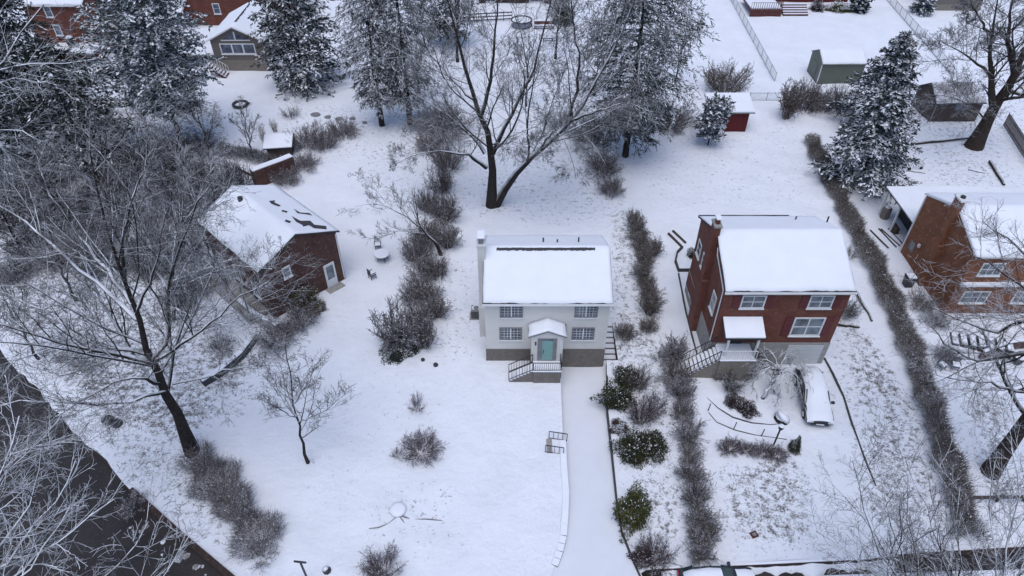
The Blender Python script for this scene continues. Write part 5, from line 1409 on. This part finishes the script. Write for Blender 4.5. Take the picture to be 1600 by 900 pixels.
# right tree whose trunk leaves the frame and whose branches hang back in
b = P(1548, 737); Y = b.y
bare_tree('thick_trunk_tree', 'thick dark trunk rising out of the right edge with snowy branches over the orange house', b, [
    (W3(Y, (1548, 737, 0), (1575, 700, 0), (1603, 660, 0), (1640, 605, 0), (1690, 535, .2), (1750, 450, .4), (1820, 340, .6)), .5, .2),
    (W3(Y, (1660, 575, 0), (1610, 548, 1), (1560, 560, 1.4), (1520, 565, 2), (1480, 540, 2.6), (1455, 510, 3)), .2, .03),
    (W3(Y, (1690, 535, .2), (1640, 500, 1), (1595, 500, 1.6), (1555, 520, 2), (1500, 500, 2.6), (1455, 480, 3)), .2, .03),
    (W3(Y, (1720, 490, .3), (1660, 430, 1.5), (1610, 400, 2.2), (1570, 370, 3), (1535, 345, 3.8)), .2, .03),
    (W3(Y, (1740, 460, .4), (1660, 470, -.5), (1600, 455, -1), (1560, 420, -1.2), (1520, 400, -1.5)), .18, .03),
    (W3(Y, (1640, 605, 0), (1590, 610, -1), (1540, 600, -1.6), (1480, 590, -2)), .15, .03)], 17,
    [(12, .2, (25, 60), .44, .42, .10, .04), (8, .15, (25, 60), .55, .55, .13, .02), (7, .12, (25, 65), .58, .6, .15, .0)], 'bark_brown', 'twig_snowy', rmin=.008)

# foreground roadside tree, lower left
b = Vector((-31.5, 12.5, ROAD_Z)); 
def F3(*pp): return [W(px, py, y) for px, py, y in pp]
bare_tree('roadside_tree', 'bare tree at the lower left corner, snow lined branches reaching over the black road', b, [
    ([b, b + Vector((.2, .6, 3)), b + Vector((.5, 1.4, 6))], .35, .2),
    ([b + Vector((.5, 1.4, 6))] + F3((0, 860, 16.5), (40, 800, 17.5), (62, 750, 18), (65, 700, 18.5)), .16, .03),
    ([b + Vector((.5, 1.4, 6))] + F3((10, 880, 16), (60, 815, 17.5), (100, 770, 18.5), (118, 720, 19.5)), .14, .03),
    ([b + Vector((.3, 1.0, 5))] + F3((20, 905, 16), (60, 865, 16.5), (110, 830, 17), (155, 800, 17.5), (178, 780, 18)), .13, .03),
    ([b + Vector((.2, .6, 3))] + F3((30, 905, 15.5), (60, 865, 16.3), (95, 820, 17.5), (110, 790, 18)), .13, .03),
    ([b + Vector((.3, .9, 4.5))] + F3((-20, 730, 18.5), (20, 705, 19.5), (60, 695, 20), (110, 680, 20.5)), .13, .03),
    ([b + Vector((.5, 1.4, 6))] + F3((-30, 820, 16.5), (-10, 760, 17.5), (20, 700, 18.5), (30, 650, 19.5)), .13, .03),
    ([b + Vector((.2, .6, 3))] + F3((150, 915, 15.5), (190, 875, 16), (215, 850, 16.5), (232, 815, 17)), .10, .025),
    ([b + Vector((.2, .6, 3))] + F3((240, 930, 15.2), (268, 880, 15.7), (285, 860, 16), (300, 830, 16.6)), .09, .02)], 18,
    [(9, .3, (20, 55), .34, .6, .09, .04), (6, .15, (25, 55), .5, .6, .12, .02), (4, .12, (25, 60), .55, .65, .14, .0)], 'bark_snowy', 'twig_snowy')

# foreground trees, lower right
for bx_, lab, stems, sd_ in (
    (1420, 'bare tree at the bottom right edge, thin dark branches fanning up to the left', [((1425, 940), (1395, 880), (1355, 815), (1320, 775), (1290, 745)), ((1430, 940), (1405, 850), (1385, 790), (1375, 740), (1362, 700)), ((1420, 940), (1360, 890), (1310, 850), (1275, 830)), ((1435, 940), (1430, 860), (1415, 800), (1418, 740)), ((1425, 940), (1370, 860), (1345, 790), (1332, 720))], 19),
    (1470, 'bare tree at the bottom edge between the two other lower right trees', [((1490, 950), (1480, 880), (1455, 820), (1440, 770), (1415, 720)), ((1492, 950), (1500, 870), (1490, 810), (1500, 760)), ((1488, 950), (1455, 880), (1420, 840), (1395, 810)), ((1490, 950), (1470, 850), (1465, 800), (1450, 740))], 20),
    (1560, 'bare tree nearest the lower right corner with white snowy stems', [((1562, 950), (1560, 880), (1550, 830), (1545, 780), (1555, 720)), ((1562, 950), (1575, 870), (1580, 820), (1600, 760)), ((1560, 950), (1535, 890), (1520, 850), (1500, 800)), ((1565, 950), (1600, 880), (1610, 800), (1612, 700)), ((1562, 950), (1570, 850), (1590, 780), (1580, 700))], 21)):
    Y0_ = 16.0; b = P(bx_ + 40, 1010, ROAD_Z)
    lim = []
    for s_ in stems:
        lim.append(([b, b + Vector((0, .4, 2.2))] + [W(px, py, b.y + .6 + 1.1 * i) for i, (px, py) in enumerate(s_)], .10, .02))
    bare_tree('street_tree', lab, b, lim, sd_, [(13, .25, (18, 50), .34, .6, .08, .03), (7, .15, (22, 50), .5, .6, .11, .02), (4, .12, (25, 55), .55, .65, .13, .0)], 'bark_snowy' if sd_ == 21 else 'bark', 'twig', rmin=.009, group='bare trees along the lower street')

# background bare trees
for px, py, H_, lab, sd_ in ((868, 92, 13, 'slim bare tree in the far yard right of the trampoline', 31), (715, 96, 14, 'bare tree left of the trampoline at the top centre', 32), (1055, 130, 9, 'small bare tree between the dark conifer and the round bush', 33), (1000, 205, 8, 'small bare tree below the dark conifer', 34), (928, 150, 10, 'bare tree between the twin trunk tree and the tall dark conifer', 35), (655, 150, 11, 'bare tree right behind the right one of the two thin conifers', 36), (822, 165, 9, 'young bare tree standing behind the fork of the twin trunk tree', 37)):
    b = P(px, py)
    lim = [([b, b + Vector((.1, 0, H_ * .35)), b + Vector((.3, .2, H_ * .7)), b + Vector((.2, .3, H_))], H_ * .014, .03)]
    for k in range(4): a_ = k * 1.6 + sd_; lim.append(([b + Vector((.1, 0, H_ * (.3 + .08 * k))), b + Vector((math.cos(a_) * H_ * .14, math.sin(a_) * H_ * .14, H_ * (.5 + .07 * k))), b + Vector((math.cos(a_) * H_ * .25, math.sin(a_) * H_ * .25, H_ * (.75 + .06 * k)))], H_ * .008, .02))
    bare_tree('bare_tree', lab, b, lim, sd_, SP_MED, 'bark', 'twig', rmin=.018)
# young trees in the left thicket
for i, (px, py, H_, lab) in enumerate(((330, 250, 9, 'bare sapling behind the brick garden wall, left of the fire pit lawn'), (120, 470, 10, 'thin bare tree in the dark thicket left of the snowy multi stemmed tree'), (60, 560, 8, 'thin bare tree nearest the black road at the left edge'), (175, 330, 11, 'bare tree in the middle of the dark thicket below the pines'), (40, 400, 11, 'bare tree at the left edge of the dark thicket'), (395, 245, 6, 'bare sapling touching the lean to beside the brick garden wall'), (245, 300, 10, 'bare tree under the right side of the frosted bluish pine'), (300, 300, 8, 'bare tree between the frosted pine and the brown brick house'), (110, 350, 10, 'bare tree in the thicket below the dark fir beside the pine'), (215, 400, 9, 'bare tree directly behind the crown of the largest bare tree'), (335, 420, 7, 'bare tree against the long side of the brown brick house'))):
    b = P(px, py); lim = [([b, b + Vector((.1, 0, H_ * .35)), b + Vector((.2, .2, H_ * .7)), b + Vector((.1, .3, H_))], H_ * .013, .025)]
    for k in range(4): a_ = k * 1.6 + i; lim.append(([b + Vector((.05, 0, H_ * (.2 + .1 * k))), b + Vector((math.cos(a_) * H_ * .14, math.sin(a_) * H_ * .14, H_ * (.45 + .08 * k))), b + Vector((math.cos(a_) * H_ * .24, math.sin(a_) * H_ * .24, H_ * (.7 + .06 * k)))], H_ * .008, .02))
    bare_tree('thicket_tree', lab, b, lim, 60 + i, SP_MED, 'bark', 'twig_snowy' if i in (1, 3) else 'twig', rmin=.014)
# weeping little tree by the car
b = P(1192, 622)
lim = [([b, b + Vector((.5, .5, .9)), b + Vector((1.0, 1.1, 1.9))], .13, .09)]
for k in range(7):
    a_ = k * .9; lim.append(([b + Vector((1.0, 1.1, 1.9)), b + Vector((1.0 + 1.0 * math.cos(a_), 1.1 + 1.0 * math.sin(a_), 2.6)), b + Vector((1.0 + 1.9 * math.cos(a_), 1.1 + 1.9 * math.sin(a_), 2.2)), b + Vector((1.0 + 2.3 * math.cos(a_), 1.1 + 2.3 * math.sin(a_), 1.2))], .05, .015))
bare_tree('weeping_tree', 'low weeping tree with drooping snowy twigs beside the snow covered car', b, lim, 40, [(9, .2, (20, 60), .5, .6, .1, -.1), (6, .1, (20, 60), .55, .65, .1, -.12), (5, .1, (20, 60), .55, .7, .12, -.15)], 'bark', 'twig_snowy', rmin=.009)

# ------------------------------------------------------------------ conifers
conifer('snowy_pine', 'broad bluish pine frosted with snow at upper left beside the tan cottage', P(286, 226), 17.6, 6.0, 41, 'needle_blue', .66, .24, 190, 'round', -.15, (.42, .17), 14, 6, up0=.2)
conifer('dark_fir', 'dark fir in the upper left corner, nearest the tall red brick house', P(18, 190), 19, 6.0, 42, 'needle_grey', .34, .05, 140, 'column', -.25, (.55, .15), 12, 6)
conifer('dark_fir', 'dark fir between the corner fir and the tall red brick house', P(62, 172), 15, 5.0, 55, 'needle_grey', .3, .04, 130, 'column', -.25, (.55, .15), 12, 6)
conifer('dark_fir', 'dark fir at the left edge, lowest of the dark firs', P(0, 265), 18, 6.0, 43, 'needle_grey', .32, .05, 140, 'column', -.25, (.55, .15), 12, 6)
conifer('dark_fir', 'dark fir standing directly left of the frosted bluish pine', P(142, 252), 13.0, 5.4, 44, 'needle_grey', .3, .08, 120, 'column', -.25, (.55, .15), 12, 6)
conifer('spruce', 'dense dark spruce right of the tan cottage, dusted with snow', P(478, 132), 15.0, 5.0, 45, 'needle_grey', .45, .04, 150, 'column', -.2, (.48, .16), 12, 6)
conifer('larch', 'tall thin conifer with a bare lower trunk beside the stepping stones, left of a pair', P(597, 196), 22, 4.4, 46, 'needle_brown', .34, .14, 175, 'larch', -.45, (.45, .055), 11, 7, group='pair of tall thin conifers', lean=(-.005, 0))
conifer('larch', 'tall thin conifer with a bare lower trunk, right of a pair', P(641, 194), 22, 4.8, 47, 'needle_brown', .34, .14, 175, 'larch', -.45, (.45, .055), 11, 7, group='pair of tall thin conifers')
conifer('dark_conifer', 'tall sparse dark conifer right of the twin trunk tree, behind the middle yard', P(977, 244), 24, 6.4, 48, 'needle_grey', .30, .12, 235, 'larch', -.3, (.5, .07), 13, 7)
conifer('dark_conifer', 'dark conifer at the top centre rising behind the two thin conifers', P(700, 70), 13, 4.6, 49, 'needle', .28, .1, 110, 'larch', -.3, (.55, .09), 10, 7)
conifer('spruce', 'snow laden spruce, the larger and nearer of the two beside the long hedge', P(1342, 287), 10.6, 6.1, 50, 'needle_frost', .54, .05, 105, 'cone', -.28, (.42, .14), 15, 7)
conifer('spruce', 'snow laden spruce with the taller tip, behind the nearer spruce', P(1358, 205), 11.6, 5.4, 51, 'needle_frost', .52, .04, 105, 'cone', -.28, (.42, .14), 15, 7)
conifer('young_pine', 'young pine standing in front of the bright red shed', P(1106, 227), 5.4, 2.1, 52, 'needle_blue', .62, .16, 46, 'round', -.1, (.42, .16), 9, 5, up0=.3)
conifer('little_fir', 'little snowy fir at the top edge beside the tan stone wall', P(1440, 22), 3.6, 1.9, 53, 'needle_blue', .6, .02, 60, 'cone', -.2, (.5, .26), 8, 4)
conifer('little_fir', 'small round evergreen at the right end of the planting by the red deck', P(1340, 18), 3.0, 1.5, 54, 'needle', .45, .02, 50, 'round', -.2, (.5, .26), 8, 4)

# ------------------------------------------------------------------ hedges
def hedge(name, label, path, wd, hh, seed, m='shrub_brown', dens=340, cat='hedge', lnm=.42, jag=.25):
    rng = np.random.default_rng(seed)
    pts = np.array([tuple(P(*p).xy) for p in path]); s = np.concatenate([[0], np.cumsum(np.linalg.norm(np.diff(pts, axis=0), axis=1))]); T = s[-1]
    n = int(T * dens); t = rng.random(n) * T
    c = np.stack([np.interp(t, s, pts[:, k]) for k in range(2)], 1); e = np.stack([np.interp(np.minimum(t + .5, T), s, pts[:, k]) - np.interp(np.maximum(t - .5, 0), s, pts[:, k]) for k in range(2)], 1); e = nrm(e)
    nr = np.stack([-e[:, 1], e[:, 0]], 1); ww = wd / 2 * (1 + jag * np.sin(1.7 * t + seed) * np.sin(.61 * t)); q = rng.uniform(-1, 1, n) 
    hv = hh * (1 + jag * .5 * np.sin(1.1 * t + 2)); z = rng.random(n) ** .6 * hv * np.sqrt(np.clip(1 - .55 * q ** 2, 0, 1))
    p0 = np.column_stack([c + nr * (q * ww)[:, None], z * .85])
    d = np.column_stack([nr * (q * .7)[:, None] + rng.normal(0, .5, (n, 2)), np.abs(rng.normal(.75, .45, n))])
    ln = rng.uniform(.5, 1.4, n) * lnm
    a, r = grow(rng, p0, d, ln, np.full(n, .012), np.full(n, .006), 3, .25, .0)
    V, F = tubes([(a, r, 3)]); nq = n // 14; k = rng.integers(0, n, nq); c = a[k, 1]
    Vs, Fs = leaves(c, rng.normal(0, 1, (nq, 3)) * np.array([1, 1, .3]), rng.uniform(.05, .13, nq), rng.uniform(.04, .09, nq), rng.normal(0, .3, (nq, 3)) + np.array([0, 0, 1.]))
    mi = np.concatenate([np.zeros(len(F), int), np.ones(nq, int)])
    o = mobj(name, np_mesh(name, np.concatenate([V, Vs]), np.concatenate([F, Fs + len(V)]), [m, 'snow'], mi)); return tag(o, label, cat)
hedge('clipped_hedge', 'long brown clipped hedge running down between the red house and the orange house', [(1266, 222), (1283, 262), (1303, 300), (1330, 355), (1362, 412), (1392, 480), (1415, 535), (1440, 605), (1460, 670), (1480, 735), (1500, 800), (1512, 845)], 1.45, 1.15, 71, 'shrub_brown', 620, jag=.38)
hedge('low_hedge', 'dark strip of low brush along the black road beside the big left tree', [(305, 715), (335, 750), (370, 795), (395, 830), (420, 862)], 2.2, 1.0, 72, 'shrub', 480, lnm=.6, jag=.6)
hedge('ivy_hedge', 'dark tangled hedge left of the brick garden wall', [(345, 240), (385, 246), (415, 256), (438, 262)], 1.6, 1.2, 73, 'shrub_dark', 420)

# evergreen hedge block and shrubs at the far top
leafy('box_hedge', 'dark square clipped evergreen block at the top centre beside the long bench', 880, 38, 1.9, 5.0, 'leaf', 1.6, .05, cat='hedge')

# ------------------------------------------------------------------ shrubs
G1 = 'bare shrubs of the dark hedgerow left of the pale house'
for i, (px, py, rw, hh, kind, m) in enumerate(((690, 205, 3.0, 3.2, 'thicket', 'shrub'), (700, 262, 2.1, 3.0, 'thicket', 'shrub'), (668, 330, 1.6, 2.2, 'thicket', 'shrub'), (694, 345, 1.6, 2.4, 'thicket', 'shrub'), (672, 378, 1.5, 2.2, 'thicket', 'shrub'), (700, 388, 1.3, 2.2, 'vase', 'shrub'), (660, 432, 1.6, 2.2, 'thicket', 'shrub'), (672, 470, 1.4, 2.0, 'thicket', 'shrub'), (648, 468, 1.4, 1.8, 'thicket', 'shrub'), (690, 300, 1.5, 2.2, 'thicket', 'shrub'), (652, 405, 1.5, 2.0, 'thicket', 'shrub'), (684, 432, 1.2, 1.9, 'thicket', 'shrub'), (655, 505, 1.4, 2.0, 'thicket', 'shrub'), (683, 495, 1.1, 1.8, 'vase', 'shrub'), (672, 235, 1.7, 2.2, 'thicket', 'shrub'))):
    shrub('hedgerow_shrub', 'bare dark shrub of the hedgerow running up the yard left of the pale house', px, py, rw, hh, kind, m, G1)
shrub('large_bare_shrub', 'large vase shaped bare shrub on the lawn at the lower end of the hedgerow', 617, 538, 2.0, 3.1, 'vase', 'shrub_grey')
shrub('large_bare_shrub', 'tall narrow bare shrub right of the large vase shaped shrub', 664, 543, 1.05, 3.0, 'vase', 'shrub_grey')
leafy('low_evergreen', 'low grey green groundcover mound under the large vase shaped shrub', 622, 550, 1.6, .35, 'needle_grey', snow=.3)
shrub('small_shrub', 'little dark red bare shrub alone on the lawn left of the pale house steps', 652, 638, .75, 1.1, 'brush', 'shrub_red')
shrub('small_shrub', 'spreading dark bare shrub in the middle of the front lawn', 660, 705, 1.45, 1.0, 'mound', 'shrub_red')
shrub('small_shrub', 'tiny dark bare shrub left of the spreading lawn shrub', 621, 711, .5, .55, 'brush', 'shrub_red')
shrub('small_shrub', 'round dark bare shrub at the bottom edge near the tree stump', 598, 896, 1.35, 1.1, 'thicket', 'shrub_red')
shrub('garden_shrub', 'bare shrub under the door wall of the brown brick house', 470, 505, 1.7, 1.5, 'thicket', 'shrub')
shrub('garden_shrub', 'bare shrub at the foot of the brown brick house corner', 435, 535, 1.7, 1.4, 'thicket', 'shrub')
leafy('yellowing_shrub', 'yellowish green shrub against the brown brick gable', 478, 478, 1.2, 2.2, 'leaf_yellow', snow=.08)
leafy('ivy_shrub', 'olive green shrub at the end of the bed by the brown brick house', 497, 484, .8, .8, 'leaf_yellow', snow=.15)
# right margin of the driveway
leafy('rhododendron', 'evergreen bush beside the top of the snowy driveway, nearest the timber steps', 962, 628, 1.15, 1.5, 'leaf', 1.5, .12)
leafy('rhododendron', 'dark evergreen bush leaning on the back of the one nearest the timber steps', 978, 596, 1.0, 1.4, 'leaf', 1.1, .12)
shrub('twiggy_bush', 'brown twiggy bush rising behind the evergreen bush nearest the timber steps', 994, 604, 1.0, 1.7, 'thicket', 'shrub_brown')
shrub('twiggy_bush', 'reddish twiggy bush between the two big evergreen bushes along the driveway', 1003, 655, 1.15, 1.6, 'thicket', 'shrub_red')
leafy('rhododendron', 'wide evergreen bush in the middle of the row along the driveway', 990, 708, 1.4, 1.5, 'leaf', 1.4, .12)
leafy('rhododendron', 'evergreen bush merging into the right side of the wide one', 1018, 700, 1.1, 1.4, 'leaf', 1.25, .12)
leafy('green_bush', 'bright green evergreen bush beside the driveway', 989, 802, 1.2, 1.6, 'leaf_green', 1.75, .07)
shrub('bronze_bush', 'reddish brown clipped bush at the driveway mouth by the street', 1022, 874, 1.25, 1.2, 'mound', 'shrub_red')
leafy('bronze_bush', 'low bronze leaved bush in front of the reddish brown clipped one', 1003, 872, .7, .7, 'leaf_red', .8, .12)
leafy('snowy_groundcover', 'low snowy groundcover between the two big driveway bushes', 966, 668, .8, .4, 'leaf_red', .8, .45)
shrub('round_shrub', 'small round brown shrub right of the timber side steps', 975, 528, .9, 1.3, 'thicket', 'shrub_brown')
G2 = 'bare hedge shrubs between the pale house and the red house'
for i, (px, py, rw, hh) in enumerate(((990, 350, .95, 1.7), (996, 376, 1.0, 1.7), (1006, 402, 1.05, 1.7), (1004, 432, 1.1, 1.7), (1012, 462, 1.1, 1.8), (1014, 492, 1.1, 1.7), (1012, 518, .9, 1.6), (993, 363, .9, 1.6), (1000, 390, 1.0, 1.6), (1006, 418, 1.0, 1.7), (1008, 447, 1.0, 1.7), (1013, 478, 1.0, 1.6))):
    shrub('hedge_shrub', 'dark bare shrub of the upper hedge row right of the pale house roof', px, py, rw, hh, ('thicket', 'vase')[i % 2], 'shrub_brown', G2)
shrub('hedge_tuft', 'pale vase shaped shrub touching the upper hedge row on its right', 1022, 398, .8, 1.6, 'vase', 'shrub_brown')
G3 = 'bare hedge shrubs left of the red house walk'
for i, (px, py, rw, hh) in enumerate(((1052, 560, 1.15, 1.7), (1056, 592, 1.1, 1.7), (1062, 622, 1.1, 1.6), (1066, 652, 1.05, 1.6), (1072, 684, 1.05, 1.5), (1076, 716, 1.05, 1.5), (1080, 748, 1.0, 1.4), (1086, 780, 1.05, 1.4), (1090, 812, 1.1, 1.4), (1096, 842, 1.15, 1.4), (1094, 868, .95, 1.2))):
    shrub('hedge_shrub', 'grey brown bare shrub of the long lower hedge row left of the red house walk', px, py, rw, hh, ('vase', 'thicket', 'vase', 'mound')[i % 4], 'shrub_brown' if i % 4 == 1 else 'shrub', G3)
for px, py, rw, hh, lb in ((1030, 560, .8, .7, 'low twiggy shrub at the upper end of the lower hedge row'), (1025, 640, .9, 1.5, 'upright purple grey shrub between the driveway bushes and the lower hedge row'), (1036, 600, .7, .8, 'small twiggy shrub in the gap below the upper hedge row')):
    shrub('small_shrub', lb, px, py, rw, hh, 'brush', 'shrub')
# middle yard
shrub('round_bush', 'big round bare bush behind the bright red shed', 1131, 143, 2.9, 3.2, 'thicket', 'shrub_brown')
shrub('upright_shrub', 'upright tapering bare shrub at the end of the chain link fence', 1228, 185, 1.5, 4.2, 'vase', 'shrub_brown')
for px, lb in ((1256, 'left'), (1283, 'middle'), (1310, 'right')): shrub('fence_shrub', 'bare shrub below the olive shed, %s of the three on thin stems' % lb, px, 172, 1.7, 3.0, 'thicket', 'shrub', 'shrubs below the olive shed')
shrub('brushy_shrub', 'brown bare brush at the foot of the tall sparse dark conifer, uphill side', 940, 270, 2.0, 2.2, 'thicket', 'shrub'); shrub('brushy_shrub', 'brown bare brush at the top of the upper hedge row', 955, 302, 1.5, 1.6, 'thicket', 'shrub')
shrub('brushy_shrub', 'wide dark brush behind the dark conifer trunk and the young pine', 1045, 195, 3.2, 2.2, 'mound', 'shrub'); shrub('brushy_shrub', 'dark brush between the twin trunk tree and the dark conifer', 925, 215, 3.0, 2.4, 'thicket', 'shrub'); shrub('brushy_shrub', 'faint bare brush in the snow right behind the twin trunks', 880, 200, 2.6, 2.0, 'brush', 'shrub_grey')
# red house garden
for px, py, lb in ((1147, 630, 'left'), (1167, 642, 'right')): leafy('round_shrub', 'low rounded dark shrub inside the curved walk, %s of two' % lb, px, py, .8, .7, 'leaf_red', snow=.12, group='rounded shrubs inside the curved walk')
for px, py, lb in ((1138, 702, 'first from the left'), (1165, 704, 'second from the left'), (1190, 708, 'third from the left'), (1212, 714, 'fourth from the left')): shrub('low_shrub', 'low dark bare shrub in the row below the curved walk, ' + lb, px, py, .85, .65, 'mound', 'shrub_red', 'row of low shrubs below the curved walk')
leafy('cone_evergreen', 'small upright cone evergreen by the front of the snow covered car', 1240, 703, .5, 1.5, 'leaf', snow=.35, cone=True)
shrub('vase_shrub', 'vase shaped grey shrub in front of the red house porch', 1139, 609, .9, 1.4, 'vase', 'shrub_grey'); shrub('vase_shrub', 'brown shrub hugging the porch base of the red house', 1160, 583, 1.1, 1.0, 'thicket', 'shrub'); shrub('vase_shrub', 'thin upright shrub at the left end of the porch bed', 1121, 592, .6, 1.0, 'brush', 'shrub_grey')
shrub('vase_shrub', 'brown shrub between the porch and the garage door', 1187, 570, 1.0, 1.6, 'brush', 'shrub_brown'); shrub('side_shrub', 'arching bare shrub against the right side wall of the red house', 1320, 490, 1.1, 1.2, 'thicket', 'shrub_grey'); shrub('side_shrub', 'small tangled shrub behind the red house at the hedge', 1328, 400, .9, .9, 'brush', 'shrub')
leafy('boxwood', 'small evergreen beside the back patio of the red house', 1083, 400, .7, .9, 'leaf', snow=.45)
# orange house garden
shrub('garden_shrub', 'dark bare shrub at the foot of the orange brick gable', 1437, 478, 1.2, 1.1, 'thicket', 'shrub'); shrub('garden_shrub', 'dark bare shrub at the front corner of the orange brick house', 1462, 505, 1.1, 1.0, 'thicket', 'shrub')
shrub('garden_shrub', 'dark shrub below the orange house by the stone steps', 1475, 560, 1.0, .9, 'mound', 'shrub')
# top left gardens
for px, py, rw, hh, kind, lb in ((480, 225, 2.4, 1.8, 'thicket', 'wide bare shrub right of the lean to'), (507, 232, 1.6, 1.9, 'thicket', 'bare shrub in the middle of the border below the stepping stones'), (538, 212, 1.8, 1.6, 'mound', 'low bare shrub at the right end of the border below the stepping stones'), (455, 182, 1.2, 1.1, 'brush', 'little bare shrub alone left of the stepping stones'), (448, 285, 1.5, 1.5, 'thicket', 'shrub growing over the brick garden wall'), (475, 262, 1.7, 1.4, 'thicket', 'bare shrub right of the brick garden wall')):
    shrub('border_shrub', lb, px, py, rw, hh, kind, 'shrub')
for px, py, lb in ((430, 206, 'right'), (413, 222, 'left')): shrub('grass_clump', 'upright dry grass clump above the lean to, %s of two' % lb, px, py, .5, 1.9, 'brush', 'grass_tuft', 'dry grass clumps', cat='grass clump')
leafy('planting', 'snowy evergreen planting beside the wide red deck steps', 1310, 17, 2.6, 1.4, 'leaf_green', 1.0, .5); leafy('planting', 'bare reddish planting between the deck steps and the evergreen planting', 1275, 16, 1.3, 1.6, 'leaf_red', 1.0, .3)
shrub('cottage_shrub', 'shrub at the foot of the dense spruce', 470, 138, 1.9, 1.0, 'mound', 'shrub_grey')
# dark undergrowth at left
G4 = 'dark undergrowth thickets below the pines'
rng_ = random.Random(9)
for i, (px, py) in enumerate(((30, 320), (80, 300), (130, 310), (185, 285), (240, 275), (290, 270), (335, 290), (60, 360), (115, 355), (165, 370), (215, 350), (262, 335), (310, 330), (345, 320), (200, 410), (245, 420), (295, 400), (150, 425), (325, 440), (285, 470), (100, 410), (270, 240), (310, 235), (180, 240), (140, 215), (205, 262), (275, 300), (155, 265), (105, 275), (50, 285), (235, 310), (190, 325), (130, 340), (345, 355), (375, 300), (240, 385), (70, 330), (20, 355), (45, 390), (130, 395), (180, 300), (225, 285), (320, 300), (300, 355), (260, 270), (30, 430))):
    shrub('thicket_shrub', 'dark bare thicket shrub in the tangled undergrowth below the pines at left', px, py, rng_.uniform(1.8, 2.6), rng_.uniform(1.5, 2.6), 'thicket' if i % 3 else 'mound', 'shrub_dark', G4)
for px, py, rw, hh, lb in ((345, 545, 1.3, 1.0, 'grey twiggy shrub beside the dark low garden wall'), (150, 560, 2.0, 1.3, 'grey twiggy shrub on the bank above the black road'), (210, 790, 1.0, .6, 'small dark shrub at the top end of the roadside wall'), (410, 870, 1.1, .8, 'loose twiggy shrub at the lower end of the dark roadside brush')):
    shrub('bank_shrub', lb, px, py, rw, hh, 'brush', 'shrub')
# ------------------------------------------------------------------ light
w = bpy.data.worlds.new('World'); SC.world = w; w.use_nodes = True
nt = w.node_tree; bg = nt.nodes['Background']
sky = nt.nodes.new('ShaderNodeTexSky'); sky.sky_type = 'NISHITA'; sky.sun_disc = False
SUN_EL, SUN_AZ = 72, 190     # degrees; azimuth clockwise from +y
sky.sun_elevation = R(SUN_EL); sky.sun_rotation = R(SUN_AZ); sky.dust_density = 2.2; sky.ozone_density = 3.2; sky.air_density = 1
nt.links.new(sky.outputs[0], bg.inputs[0]); bg.inputs[1].default_value = .13
sd = bpy.data.lights.new('sun', 'SUN'); sd.energy = .95; sd.angle = R(50); sd.color = (1, .98, .95)
so = bpy.data.objects.new('sun', sd); COL.objects.link(so)
dv = Vector((math.sin(R(SUN_AZ)) * math.cos(R(SUN_EL)), math.cos(R(SUN_AZ)) * math.cos(R(SUN_EL)), math.sin(R(SUN_EL))))
so.rotation_euler = (-dv).to_track_quat('-Z', 'Y').to_euler()
vs_ = SC.view_settings; vs_.view_transform = 'Standard'; vs_.look = 'None'; vs_.gamma = 1; vs_.exposure = 0.34; vs_.use_curve_mapping = False
SC.cycles.max_bounces = 6; SC.cycles.use_denoising = True; SC.cycles.denoising_prefilter = "ACCURATE"
